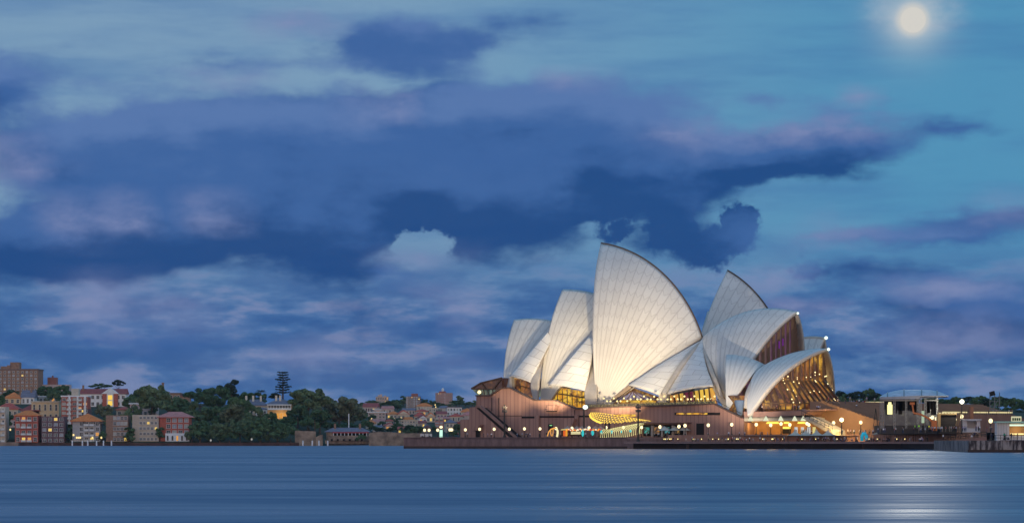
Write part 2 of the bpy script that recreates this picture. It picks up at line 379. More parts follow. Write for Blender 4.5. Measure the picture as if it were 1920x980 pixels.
def shell(O, T, M, E, P, lat, R_=None, ext=0.0, nu=36, nv=36, th=1.6, label=None, ribw=3.3, both=True, info=''):
    """T tip, M a point on the ridge, E ridge end: photo pixels on the hall's centre plane. P: foot pole, at a sideways offset."""
    t, m, p = onp(O, *T), onp(O, *M), onp(O, P[0], P[1], lat)
    if R_ is None: e = onp(O, *E); C, r = sphere4(t, m, e, p)
    else: C, r = sphere3R(t, m, p, R_, O)
    Cp = glo3(O, loc3(O, C)[0], 0, loc3(O, C)[2]); a = t - Cp
    def ang(q): return math.atan2((q-Cp).z, (q-Cp).dot(AX))
    a0 = ang(t); a1 = ang(m)
    a2 = ang(e) if R_ is None else a0 + (a1 - a0)*E
    rr = a.length

    G, GI, UVs = [], [], []
    Lr = abs(a2-a0)*rr; nr = max(6, round(Lr/ribw))
    for i in range(nu+1):
        k = i/nu; aa = a0 + (a2-a0)*k
        g = Cp + AX*math.cos(aa)*rr + UP*math.sin(aa)*rr
        row, ri, ru = [], [], []; arc = (g-C).angle(p-C)*r
        for j in range(nv+1):
            q = C + slerp(p-C, g-C, .03 + .97*j/nv); row.append(q); ri.append(C + (q-C)*(1 - th*(.55+.45*(1-j/nv))/r)); ru.append((k*nr, arc*(.03+.97*j/nv)))
        G.append(row); GI.append(ri); UVs.append(ru)
    mb = MB(); thick(mb, G, GI, UVs)
    if both: thick(mb, [[mirror(O, q) for q in row] for row in G], [[mirror(O, q) for q in row] for row in GI], UVs)
    o = mb.build('shell', [TILE, CONC], OH, True)
    if label: o['label'] = label
    # mouth edge (first rib) for glass walls and rims
    edge = G[0]
    return dict(edge=edge, last=G[-1], ridge=[row[-1] for row in G], C=C, r=r, obj=o, O=O)

def spline(pts, n):
    P = [Vector(p) for p in pts]; P = [P[0]*2 - P[1]] + P + [P[-1]*2 - P[-2]]; seg = len(P) - 3; out = []
    for i in range(n+1):
        x_ = i/n*seg; k = min(int(x_), seg-1); t = x_-k; a, b, c, d = P[k:k+4]
        out.append(.5*((2*b) + (c-a)*t + (2*a-5*b+4*c-d)*t*t + (3*b-a-3*c+d)*t**3))
    return out
def ruled(O, A, B, name='side_shell', m=None, bulge=1.0, th=.8, parent=None, n=20, both=True, label=None):
    """A, B: edges as photo pixels with sideways offsets, apex first."""
    m = m or [PANEL, CONC]
    a = spline([onp(O, *q) for q in A], n); b = spline([onp(O, *q) for q in B], n); G, GI, UVs = [], [], []
    for i in range(n+1):
        row, ri, ru = [], [], []
        for j in range(11):
            k = j/10; q = a[i].lerp(b[i], k) + (NR*.9 + UP*.45)*bulge*math.sin(math.pi*k)*(i/n)**.7; row.append(q); ri.append(q - NR*th - UP*.1)
            ru.append((k*(a[i]-b[i]).length, i/n*((a[0]-a[n]).length+(b[0]-b[n]).length)/2))
        G.append(row); GI.append(ri); UVs.append(ru)
    mb = MB(); thick(mb, G, GI, UVs)
    o = mb.build(name, m, parent or OH, True)
    if label: o['label'] = label
    if both:
        mb = MB(); thick(mb, [[mirror(O, q) for q in r_] for r_ in G], [[mirror(O, q) for q in r_] for r_ in GI], UVs); mb.build(name, m, parent or OH, True)
    return o

A2 = shell(O1, (1127, 456), (1223, 496), (1317, 633), (1120, 778), 24, label='tallest shell of the roof, its face warmly floodlit', info='A2')
A1 = shell(O1, (1495, 584), (1403, 583), (1317, 632), (1362, 772), 23, label='broad shell opening to the forecourt steps', info='A1')
A3 = shell(O1, (1055, 542), (1100, 546), 3.0, (1013, 778), 22, R_=70, label='second shell of the harbour end, floodlit at its foot', info='A3')
A4 = shell(O1, (964, 599), (1010, 597), 2.6, (944, 752), 19, R_=64, label='smallest shell at the harbour end', info='A4')
B2 = shell(O2, (1364, 507), (1407, 539), 2.4, (1275, 775), 20, R_=58, label='tall shell of the smaller hall behind', info='B2')
B3 = shell(O2, (1327, 583), (1352, 590), 2.2, (1296, 760), 18, R_=60, info='B3')
B1 = shell(O2, (1547, 632), (1515, 630), 2.6, (1508, 775), 8, R_=48, label='forecourt shell of the smaller hall behind', info='B1')
C1 = shell(O3, (1551, 653), (1490, 660), (1431, 685), (1402, 783), 28, label='low restaurant shell with a wide glass mouth', info='C1')
C2 = shell(O3, (1362, 664), (1400, 669), (1431, 684), (1362, 775), 20, label='small restaurant shell facing the harbour', info='C2')

for S_ in (A2, B2):
    rt = MB(); rt.tube([p + UP*.1 for p in S_['ridge']], .26, 6); rt.build('ridge_seam', mat('dark_bronze_seam', (.10, .07, .055), .6), OH, True)  # thin dark tube following the ridge line
# side shells between the big ones
ruled(O1, [(1317, 636, 3), (1236, 683, 17), (1176, 722, 24)], [(1315, 637, 3), (1279, 674, 18), (1236, 741, 29)], label='side shell with a pointed foot over the bar window')
ruled(O1, [(1315, 637, 3), (1281, 676, 18), (1246, 741, 29)], [(1317, 634, 3), (1323, 682, 18), (1338, 724, 27)])
ruled(O1, [(1104, 631, 15), (1064, 676, 22), (1027, 722, 25)], [(1116, 634, 15), (1107, 684, 22), (1096, 732, 26)])
ruled(O1, [(1027, 622, 13), (987, 667, 19), (955, 705, 22)], [(1036, 634, 13), (1014, 676, 20), (995, 717, 24)])
ruled(O1, [(1315, 636, 3.5), (1279, 674, 19), (1237, 741, 30)], [(1316, 637, 3.5), (1287, 674, 19), (1246, 741, 30)], 'rib', [CONC, CONC], .3, 1.4)
ruled(O1, [(1317, 632, 2), (1321, 666, 14), (1334, 708, 23), (1350, 745, 26)], [(1320, 640, 4), (1328, 672, 15), (1343, 710, 24), (1358, 748, 26)], 'rib', [CONC, CONC], .3, 1.0)
ruled(O1, [(1112, 634, 9), (1105, 684, 18.5), (1096, 732, 26), (1098, 760, 27)], [(1120, 640, 9), (1119, 684, 19), (1118, 732, 26), (1117, 762, 27)], 'rib', [CONC, CONC], .2, 1.0)
ruled(O1, [(1030, 640, 9), (1013, 676, 18.5), (995, 716, 24), (1000, 750, 25)], [(1034, 642, 9), (1016, 680, 18.5), (1010, 716, 25), (1007, 752, 26)], 'rib', [CONC, CONC], .2, 1.0)
ruled(O3, [(1431, 683, 1), (1412, 707, 12), (1398, 735, 20), (1394, 764, 23)], [(1434, 686, 2), (1422, 707, 12), (1409, 735, 20), (1400, 766, 23)], 'rib', [CONC, CONC], .3, .8)
# ------------------------------------------------------------------ opera house: podium, openings, glass
WL = 48.0
def glow(name, dark, c1, c2, scale=.5, strength=1.0, stretch=(1, 1, 1), thr=(.42, .62), rough=.25):
    m = bpy.data.materials.new(name); m.use_nodes = True; t = m.node_tree; N = NT(t); b = t.nodes['Principled BSDF']
    tcn = t.nodes.new('ShaderNodeTexCoord'); v = N.mapping(tcn.outputs['Object'], rot=(0, 0, TH), scale=stretch)
    a = N.noise(v, scale, 4.0, .65); k = N.noise(v, scale*.6, 2.0, .5)
    col = N.mix(N.rng(k, .4, .6), c1, c2); col = N.mix(N.rng(a, *thr), dark, col)
    t.links.new(col, b.inputs['Emission Color']); b.inputs['Emission Strength'].default_value = strength
    b.inputs['Base Color'].default_value = (.03, .02, .02, 1); b.inputs['Roughness'].default_value = rough; return m
AMBER = glow('amber_lit_glass', (.10, .035, .008), (.75, .33, .02), (1.0, .62, .06), .55, .95, (1, 1, 1.6), (.35, .6))
RUST = glow('brown_restaurant_glass', (.07, .022, .012), (.40, .14, .02), (.9, .48, .06), .35, .8, (1, 1, .8), (.42, .66))
VIOLET = glow('violet_lit_glass', (.05, .028, .03), (.11, .055, .05), (.12, .04, .11), .25, .8, (1, 1, .5), (.35, .7))
REDGLASS = glow('red_amber_lit_glass', (.13, .012, .04), (.70, .20, .03), (.95, .60, .08), .14, .85, (1, 1, .15), (.40, .52))
SEAGLASS = glow('green_tinted_lit_glass', (.03, .06, .055), (.16, .26, .22), (.30, .33, .22), .3, .8, (1, 1, 1), (.4, .62))
BROWNROOF = glow('bronze_glass_roof', (.040, .014, .010), (.10, .030, .015), (.26, .10, .02), .22, .7, (1, 1, 1), (.45, .75))
CEIL = lamp_mat('warm_ceiling_light', (1.0, .78, .12), 1.5)
WARMW = mat('lamplit_timber_wall', (.38, .19, .07), .7, .2, .5)
MAUVE = mat('mauve_glass_roof', (.20, .19, .34), .3, .15, .5, spec=.6)
RAIL = mat('dark_rail_metal', (.05, .045, .04), .5, metal=.5)

def wp(px, py, out=0.0): return onp(O1, px, py, WL + out)
def wprism(poly, name, m, out=0.0, depth=1.0, label=None, parent=None):
    mb = MB(); mb.prism([wp(px, py, out) for px, py in poly], -NR*depth); o = mb.build(name, m, parent or OH)
    if label: o['label'] = label
    return o
def wrect(x0, y0, x1, y1, name, m, out=.12, depth=.6, label=None, parent=None): return wprism([(x0, y1), (x1, y1), (x1, y0), (x0, y0)], name, m, out, depth, label, parent)
def opn(poly, lat, name, m, depth=.5, parent=None, O=None, label=None):
    mb = MB(); mb.prism([onp(O or O1, px, py, lat) for px, py in poly], -NR*depth); o = mb.build(name, m, parent or OH)
    if label: o['label'] = label
    return o

main_poly = [(893, 838), (1395, 842), (1395, 785), (1391, 783), (1367, 771.5), (1340, 757.5), (1105, 765), (1081, 766), (1042, 751), (1002, 750.5), (957, 727.5), (940, 728), (920, 741.5), (893, 742)]
podium = wprism(main_poly, 'podium_wall', GRAN, 0, 2.2, 'long pink granite podium wall with stepped and sloping top')
wprism([(894, 838), (1394.5, 842), (1394.5, 792), (1340, 768), (1105, 771), (894, 771)], 'podium_core', GRAN, -2.3, 92)
low = wprism([(863, 838), (960, 838), (960, 819), (897, 762.5), (880, 763), (880, 785.5), (863, 786)], 'podium_end_block', GRAN, 5, 60)
wprism([(893, 764), (899, 764), (966, 819), (955, 819)], 'staircase', DARKSLOT, 5.15, 4, 'dark staircase slot climbing the north end')
wprism([(891, 760), (900, 760), (967, 819), (963, 819), (898, 763.5), (891, 763.5)], 'stair_parapet', GRAN_PLAIN, 5.6, 1.2)
cop = MB()
for (a, b) in zip(main_poly[3:-1], main_poly[4:]): cop.bar(wp(*a, .2) + UP*.15, wp(*b, .2) + UP*.15, 1.2, .42)
cop.build('coping', mat('dark_coping', (.10, .06, .05), .7), OH)
for k, px in enumerate((922, 935, 1077)): wrect(px-.5, 745 if k < 2 else 768, px+.5, 818, 'wall_joint', DARKSLOT, .06, .3)
wrect(925, 778.6, 978, 779.6, 'wall_joint', DARKSLOT, .06, .3)
wrect(978, 780, 1002, 783.5, 'wall_slot', DARKSLOT); wrect(1010.5, 779.2, 1077, 782.4, 'wall_slot', DARKSLOT); wrect(1085, 778.5, 1105, 781.5, 'wall_slot', DARKSLOT)
wrect(1002, 778, 1010, 820, 'wall_pier', GRAN, .7, .6); wrect(1077, 777, 1084, 820, 'wall_pier', GRAN, .7, .6)
wrect(1265, 772.8, 1350, 777.6, 'wall_slot', DARKSLOT, .1); wrect(1268, 773.4, 1326, 776.6, 'lit_slot', AMBER, .25, .2, 'slot window lit yellow from inside')
wrect(1150, 776, 1191, 780, 'lit_slot', AMBER, .2, .3)
wprism([(1026, 760), (1041, 760), (1039, 769.5), (1023, 769.5)], 'wall_hood', GRAN, 2.2, 2.2, 'sloping granite hood jutting from the wall')
wprism([(1023, 769.5), (1039, 769.5), (1038, 771), (1025, 771)], 'hood_shadow_gap', DARKSLOT, 2.0, 1.8)  # near-black strip paints in the shade under the hood
wprism([(1050, 785), (1077, 785), (1069, 806), (1050, 806)], 'wall_hood', GRAN, 2.4, 2.4)
wprism([(883, 807), (893, 806.5), (900, 795), (892, 797)], 'wall_hood', GRAN, 7.5, 2.2)
wrect(892, 807, 900, 822, 'doorway', DARKSLOT, 5.2, .6); wrect(1028, 794.5, 1036.5, 808, 'doorway', DARKSLOT, .14, .6)
wrect(1030.5, 796, 1035, 797.6, 'exit_light', lamp_mat('green_exit_glow', (.35, .9, .4), .8), .3, .1)
dw = wrect(1305.5, 793, 1319.5, 817, 'doorway', DARKSLOT, .14, .6)
wrect(1304.8, 792, 1320.3, 793.2, 'door_lintel', GRAN_PLAIN, .5, .5)
# undercroft bar with a flat granite canopy and columns
wprism([(1180, 791.5), (1281, 790.3), (1281, 792), (1180, 793)], 'undercroft_canopy', GRAN_PLAIN, 5, 5)
wrect(1206, 796, 1283, 817, 'undercroft_opening', DARKSLOT, .14, .4)
for px in (1222, 1241, 1261, 1283): wrect(px-1.6, 797, px+1.6, 818, 'column', mat('pale_concrete_column', (.45, .38, .33), .8), 3.2, 1.0)
for i, (px, c) in enumerate(((1213, (.02, .45, .40)), (1232, (.5, .22, .05)), (1251, (.05, .40, .45)), (1270, (.6, .32, .06)))):
    wrect(px-5, 800, px+4, 812, 'bar_window', glow('bar_window_glow_%d' % i, (.02, .015, .01), c, tuple(k*.6 for k in c), 1.2, .8), .3, .2)

# terrace balustrade on the podium: rail plus posts, bar light put into the glass as its own glow
br = MB(); pts = [(1098, 764.5), (1340, 757), (1367, 771), (1390, 782)]
for a, b in zip(pts, pts[1:]):
    A, B = wp(*a, -1.5), wp(*b, -1.5); br.bar(A + UP*1.25, B + UP*1.25, .12); n = max(2, int((B-A).length/2.4))
    for i in range(n): q = A.lerp(B, i/n); br.bar(q, q + UP*1.25, .1)
br.build('balustrade', RAIL, OH)
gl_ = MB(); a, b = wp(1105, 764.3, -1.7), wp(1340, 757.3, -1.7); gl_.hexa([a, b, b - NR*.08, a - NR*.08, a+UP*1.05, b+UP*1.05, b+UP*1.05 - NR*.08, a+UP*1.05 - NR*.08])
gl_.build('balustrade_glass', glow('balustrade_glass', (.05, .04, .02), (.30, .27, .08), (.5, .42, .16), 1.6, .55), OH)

# windows under the side shells
g = opn([(957, 727), (958.5, 706), (995, 716.5), (997, 746), (985, 741)], 17, 'foyer_window', RUST, label='amber foyer window under the smallest shell')
fr = MB()
for px in (966, 976, 986): fr.bar(onp(O1, px, 729, 17.3), onp(O1, px, 709, 17.3), .35)
fr.bar(onp(O1, 957, 718, 17.3), onp(O1, 996, 728, 17.3), .35); fr.build('mullion', BRONZE, g)
g = opn([(1029, 751), (1033, 723), (1095, 733), (1096, 764), (1079, 763), (1044, 751)], 18, 'foyer_window', AMBER, label='bright yellow foyer window between two shells')
fr = MB()
for k in range(7): fr.bar(onp(O1, 1036 + k*9.2, 762, 18.3), onp(O1, 1036 + k*9.2, 724 + k*1.5, 18.3), .32)
fr.bar(onp(O1, 1031, 735, 18.3), onp(O1, 1095, 745, 18.3), .4); fr.build('mullion', BRONZE, g)
g = opn([(1136, 760), (1177, 723), (1233, 743), (1236, 760)], 18, 'foyer_window', RUST, label='dark bar window beside the tallest shell')
opn([(1156, 749), (1186, 732), (1231, 749)], 27, 'glass_roof', MAUVE, .8, label='mauve sloping glass roof of the bar')
opn([(1162, 750), (1228, 750), (1228, 760), (1162, 760)], 25, 'bar_front', AMBER, .4)
sk = MB()
for k in range(5): sk.bar(onp(O1, 1186, 732, 27.6), onp(O1, 1160 + k*16, 748.6, 27.6), .22)
sk.build('glazing_bar', BRONZE, OH)
g = opn([(1250, 761), (1250, 742), (1337, 726), (1345, 761)], 18, 'foyer_window', REDGLASS, label='window glowing red and amber below the side shell')
fr = MB()
for k in range(9): fr.bar(onp(O1, 1256 + k*9.6, 760, 18.3), onp(O1, 1254 + k*9.4, 741 - k*1.7, 18.3), .5)
fr.build('mullion', BRONZE, g)
ped = MB(); ped.prism([onp(O1, 1232, 760, 30), onp(O1, 1248, 760, 30), onp(O1, 1250, 738, 30), onp(O1, 1236, 738, 30)], -NR*2.4); ped.build('pedestal', CONC, OH)
for (x0, x1, xt0, xt1, yt) in ((955, 962, 955, 959, 705), (1022, 1033, 1029, 1034, 724)):
    ped = MB(); ped.prism([onp(O1, x0, 750, 20), onp(O1, x1, 750, 20), onp(O1, xt1, yt, 20), onp(O1, xt0, yt, 20)], -NR*1.5); ped.build('pedestal', CONC, OH)
fl = MB(); fl.prism([onp(O1, 1140, 752, 24.5), onp(O1, 1148, 752, 24.5), onp(O1, 1184, 726, 24.5), onp(O1, 1178, 722.5, 24.5)], -NR*1.2); fl.build('window_canopy', mat('warm_edge_beam', (.34, .25, .18), .7), OH)
opn([(1365, 772), (1365, 741), (1395, 741), (1395, 772)], 40, 'service_recess', RUST)
c_ = MB(); q = onp(O1, 1387, 764, 44); c_.lathe([(.4, -2), (.9, 0), (1.7, 3.6), (1.5, 3.9)], q.x, q.y, q.z - 1.5, 12); c_.build('closed_awning', mat('blue_grey_canvas', (.12, .17, .27), .8), OH)

# glass prow of the foyer at the harbour end
def slab(poly_near, poly_far, name, m, label=None):
    mb = MB(); n = len(poly_near); mb.add(poly_near + poly_far, [tuple(range(n)), tuple(range(2*n-1, n-1, -1))] + [(i, i+n, (i+1) % n + n, (i+1) % n) for i in range(n)])
    o = mb.build(name, m, OH)
    if label: o['label'] = label
    return o
def two(poly, l0, l1, shrink=.0): return [onp(O1, px, py, l0) for px, py in poly], [onp(O1, px, py, l0) - NR*(l0-l1) for px, py in poly]
pn, pf = two([(941, 728), (941, 708), (902, 717.5), (884, 727.8), (893, 730.5)], 20, -12); slab(pn, pf, 'prow_roof', BROWNROOF, 'bronze glass roof of the foyer prow')
pn, pf = two([(936, 729), (885.5, 729.5), (897, 742), (922, 742)], 19, -10); slab(pn, pf, 'prow_glass', SEAGLASS, 'green tinted glass wall below the prow roof')
rb = MB()
for a, b in (((884, 728), (902, 717.3)), ((902, 717.3), (941, 707.8)), ((902, 717.3), (912, 730)), ((884, 728.5), (938, 729.6)), ((941, 708), (925, 729.5))): rb.bar(onp(O1, *a, 20.2), onp(O1, *b, 20.2), .45)
for px in (901, 909, 917, 926): rb.bar(onp(O1, px, 742, 19.2), onp(O1, px-3, 729.6, 19.2), .3)
rb.build('prow_frame', BRONZE, OH)
lg = MB(); q = onp(O1, 898.7, 734.5, 20.5); lg.lathe([(.1, -.6), (.55, -.3), (.6, 0), (.5, .35), (.1, .6)], q.x, q.y, q.z, 10); lg.build('foyer_lamp', lamp_mat('warm_globe', (1.0, .80, .38), 2.2), OH)

# glass walls in the three mouths that open to the forecourt
def mouth(S, back, zf, pane, nbar=22, skirt=5.0, zk=6.0, name='glass_wall', label=None, barw=.35, lmax=.93, skirt_mat=None):
    O = S['O']; E = [loc3(O, q) for q in S['edge']]     # foot -> tip
    def prof(l):
        l = abs(l)
        for a, b in zip(E, E[1:]):
            if (a[1]-l)*(b[1]-l) <= 0 and abs(a[1]-b[1]) > 1e-6:
                k = (a[1]-l)/(a[1]-b[1]); s, z_ = a[0]+(b[0]-a[0])*k, a[2]+(b[2]-a[2])*k
                if z_ > zf: return s, z_
        return E[0][0], zf + .5
    w = max(e[1] for e in E if e[2] > zf)*lmax; mb, bars, G = MB(), MB(), []
    n = nbar
    for i in range(n+1):
        l = w*(1 - 2*i/n); s, zt = prof(l); k_ = min(zt-.6, zf+zk); s_ = s - back
        lg_ = l*.86; G.append([glo3(O, s_, lg_, zt-.9), glo3(O, s_, lg_, k_), glo3(O, s_ + skirt*(1-.9*(l/w)**2), lg_, zf+.4), glo3(O, s_ + skirt*(1-.9*(l/w)**2), lg_, zf-1.5)])
    for k, row in enumerate(G):
        for a, b in zip(row, row[1:]):
            if (a-b).length > .1: bars.bar(a + AX*.3, b + AX*.3, barw, .7)
    for a, b in zip(G, G[1:]):
        bars.bar(a[1]+AX*.3, b[1]+AX*.3, .22); bars.bar(a[2]+AX*.3, b[2]+AX*.3, .3)
    grid_mesh(mb, G); gi = [[p - AX*.3 for p in row] for row in G]; grid_mesh(mb, gi)
    o = mb.build(name, pane, OH); bars.build('mullion', BRONZE, o)
    if label: o['label'] = label
    return G
zfl = onp(O1, 1460, 757, 30).z
GC = mouth(C1, 2.0, onp(O3, 1480, 757, 20).z, RUST, 26, 6.5, 7.5, label='restaurant glass wall with hundreds of warm lights inside')
mouth(A1, 2.2, zfl - 2, VIOLET, 20, 2, 4, label='dark louvred glass wall tinted violet at its foot', barw=.9)
mouth(B1, 2.0, zfl - 2, SEAGLASS, 14, 2, 4)
# light points hanging behind the restaurant glass, each a lamp
for k in range(38):
    i = random.randrange(4, 19); row = GC[i]; t = random.random()**1.6; q = (row[2].lerp(row[1], t*2) if t < .5 else row[1].lerp(row[0], (t-.5)*1.1)) + AX*.8
    s = MB(); r_ = random.uniform(.12, .24); s.lathe([(.05, -r_), (r_*.8, -r_*.5), (r_, 0), (r_*.8, r_*.5), (.05, r_)], q.x, q.y, q.z, 8)
    s.build('hanging_lamp', MATS['warm_globe'], OH)
# white spot lamps on the shell tips
for (O, px, py, r_) in ((O3, 1551.5, 654.5, .5), (O2, 1547, 633, .6), (O1, 1494, 587, .4)):
    q = onp(O, px, py, .4) + AX*.4; s = MB(); s.lathe([(.05, -r_), (r_*.8, -r_*.6), (r_, 0), (r_*.8, r_*.6), (.05, r_)], q.x, q.y, q.z, 10)
    s.build('tip_lamp', lamp_mat('cool_white_lamp', (.80, .95, .82), 1.6), OH)

# lower terrace under the restaurant: upper parapet, pale slab edge, lamplit recess, stair flank
wprism([(1395, 784), (1506, 778), (1512, 771), (1395, 771)], 'terrace_parapet', GRAN_PLAIN, 0, 34)
wprism([(1395.5, 789), (1509, 788), (1509, 781.5), (1395.5, 781.5)], 'terrace_slab', mat('pale_slab_edge', (.50, .43, .33), .7), 1.5, 24, 'pale concrete slab edge over the lamplit recess')
wprism([(1395.5, 783), (1506, 783), (1506, 782), (1395.5, 782)], 'terrace_rail', RAIL, 1.7, .2)
wprism([(1395, 842), (1560, 842), (1560, 812), (1509, 788), (1395, 788)], 'recess_wall', WARMW, -9, 24)
wprism([(1503, 782), (1515, 781), (1560, 806), (1562, 816), (1554, 812)], 'stair_flank', mat('pale_slab_edge', (.5, .43, .33)), 2.5, 8)
sr = MB()
for i in range(9):
    k = i/8; a = wp(1503 + 58*k, 779 + 28*k, 2.6); sr.bar(a, a+UP*1.6, .12)
sr.bar(wp(1503, 779, 2.6)+UP*1.6, wp(1561, 807, 2.6)+UP*1.6, .14); sr.bar(wp(1503, 779, 2.6)+UP*.8, wp(1561, 807, 2.6)+UP*.8, .1); sr.build('stair_rail', RAIL, OH)
for (px, w_) in ((1404, 8), (1448, 12), (1474, 5), (1502, 7)):
    wprism([(px-w_, 793.5), (px+w_, 793.5), (px+w_*.8, 790.3), (px-w_*.8, 790.3)], 'ceiling_light', CEIL, -8.5, .8)
for px in (1407.5, 1436, 1464, 1490, 1506):
    q = wp(px, 783, 1.9); s = MB(); s.lathe([(.9, -.9), (.3, .3), (.1, .6)], q.x, q.y, q.z, 8); s.build('edge_lamp', lamp_mat('pale_edge_lamp', (.85, .88, .62), .9), OH)
for (px, c) in ((1492, (.8, .8, .78)), (1504, (.85, .82, .7)), (1516, (.78, .8, .8)), (1526, (.95, .80, .30))): wrect(px-2.4, 800, px+2.4, 812, 'lit_doorway', lamp_mat('doorway_%d' % px, c, .75), -8.6, .5)
wrect(1468, 799.5, 1481, 803.2, 'bar_sign_light', CEIL, -8.4, .4); wrect(1467, 803.5, 1482, 812, 'kitchen_opening', DARKSLOT, -8.7, .3)

# floodlights washing the shells (the lit fittings on the masts and the parapet)
def spot(loc, target, energy, color, size=50, blend=.9, rad=.6, name='floodlight_beam', parent=None):
    d = bpy.data.lights.new(name, 'SPOT'); d.energy = energy; d.color = color; d.spot_size = R(size); d.spot_blend = blend; d.shadow_soft_size = rad
    o = bpy.data.objects.new(name, d); COL.objects.link(o); o.location = loc; o.rotation_euler = (Vector(loc)-Vector(target)).to_track_quat('Z', 'Y').to_euler(); return o
WARM = (1.0, .82, .52)
spot(wp(1150, 770, 30), onp(O1, 1172, 655, 20), 2.5e5, WARM, 46)
spot(wp(1040, 770, 26), onp(O1, 1036, 672, 18), 2.0e5, WARM, 34)
spot(wp(960, 770, 26), onp(O1, 968, 670, 16), 4e4, WARM, 40)
spot(wp(1395, 800, 34), onp(O1, 1400, 630, 16), 1.3e5, (1.0, .86, .66), 50)
def point(loc, energy, color, rad=1.6, name='lamp_light'):
    d = bpy.data.lights.new(name, 'POINT'); d.energy = energy; d.color = color; d.shadow_soft_size = rad
    o = bpy.data.objects.new(name, d); COL.objects.link(o); o.location = loc; return o
for px in (1404, 1448, 1490): point(wp(px, 797, -4), 900, (1.0, .62, .16))
point(mirror(O3, onp(O3, 1405, 752, 19)) + AX*1.5 + NR*2.5 + UP*3, 5000, (1.0, .66, .22), 1.2)
u = mirror(O3, onp(O3, 1405, 752, 19)) + AX*2.0 + NR*3; s = MB(); s.lathe([(.1, -1.1), (.9, -.7), (1.1, 0), (.8, .8), (.1, 1.1)], u.x, u.y, u.z+1.5, 10)
s.build('uplight', lamp_mat('uplight_glow', (1.0, .78, .30), 3.0), OH)
for px in (1210, 1300): point(wp(px, 752, -8), 1500, (1.0, .75, .3))

# the broad forecourt steps, one flight rising to the hall
st = MB(); s0 = loc3(O1, onp(O1, 1566, 752, 30))[0]; ztop, zbot = onp(O1, 1566, 752, 30).z, 4.2; NS = 26; run = 34.0
poly = [(s0-5, zbot-4), (s0-5, ztop)]
for i in range(NS): poly += [(s0 + run*i/NS, ztop - (ztop-zbot)*i/NS), (s0 + run*i/NS, ztop - (ztop-zbot)*(i+1)/NS)]
poly += [(s0+run, zbot-4)]
st.prism([glo3(O1, s, 37, z_) for s, z_ in poly], -NR*110)
st.build('forecourt_steps', mat('brown_granite_steps', (.29, .17, .11), .85, .15, .15), OH)['label'] = 'wide brown granite steps rising to the hall'

vl = MB()
for k in range(5): q = onp(O1, 1440 + k*7, 668 - k*5, 6); vl.bar(q, q + UP*2.4, .35)
vl.build('violet_light', lamp_mat('violet_glow', (.16, .02, .24), .9), OH)
# ------------------------------------------------------------------ quay, promenade and forecourt ground
def ordw(i): return ['first', 'second', 'third', 'fourth', 'fifth', 'sixth', 'seventh', 'eighth', 'ninth', 'tenth', 'eleventh', 'twelfth', 'thirteenth', 'fourteenth', 'fifteenth', 'sixteenth', 'seventeenth', 'eighteenth', 'nineteenth', 'twentieth', 'twenty-first', 'twenty-second', 'twenty-third', 'twenty-fourth', 'twenty-fifth', 'twenty-sixth', 'twenty-seventh', 'twenty-eighth', 'twenty-ninth', 'thirtieth', 'thirty-first', 'thirty-second', 'thirty-third', 'thirty-fourth', 'thirty-fifth', 'thirty-sixth'][i]
PAVE = mat('pink_grey_paving', (.27, .17, .145), .8, .2, .3)
WALLM = mat('rough_granite_sea_wall', (.20, .125, .115), .85, .25, 1.2, stretch=(1, 1, .25))
BZ, LZ = 3.45, 2.15          # levels of the promenade and of the lower walk
Q = [Vector((xat(757, 1000), 1000, 0)), Vector((xat(1176, 978), 978, 0)), Vector((xat(1260, 972), 972, 0))]
pv = MB(); pv.prism([Q[0]+UP*BZ, Q[1]+UP*BZ, Q[2]+UP*BZ, Vector((xat(1450, 960), 960, BZ)), Vector((150, 960, BZ)), Vector((320, 1250, BZ)), Vector((-30, 1250, BZ))], -UP*.4)
tag(pv.build('promenade', PAVE), kind='structure', label='paved promenade around the opera house')
sw = MB(); sw.prism([Q[0]-UP*.6, Q[1]-UP*.6, Q[1]+UP*(BZ+.2), Q[0]+UP*(BZ+.2)], Vector((.4, 1.2, 0)))
sw.prism([Q[1]+Vector((.01, 0, -.6)), Q[2]-UP*.6, Q[2]+UP*(BZ+.2), Q[1]+Vector((.01, 0, BZ+.2))], Vector((.3, 1.2, 0)))
sw.hexa([Q[0]+Vector(v) for v in ((0, .05, -.6), (1.2, .05, -.6), (31, 240, -.6), (30, 240, -.6), (0, .05, BZ+.2), (1.2, .05, BZ+.2), (31, 240, BZ+.2), (30, 240, BZ+.2))])
swo = sw.build('sea_wall', WALLM); tag(swo, 'long pinkish granite sea wall running beneath the podium', 'sea wall')
tide = MB(); a, b = Q[0]+Vector((-.05, -.12, 0)), Q[1]+Vector((0, -.12, 0)); tide.hexa([a-UP*.3, b-UP*.3, b+Vector((0, .1, -.3)), a+Vector((0, .1, -.3)), a+UP*.75, b+UP*.75, b+Vector((0, .1, .75)), a+Vector((0, .1, .75))])
tide.build('tide_line', mat('wet_dark_stone', (.05, .03, .025), .6), swo)
sg = MB(); q = at(769.5, 827, 1000); sg.box(q.x, q.y-.25, q.z, 1.1, .1, 1.1); sg.build('warning_plate', mat('white_plate', (.6, .6, .62)), swo)

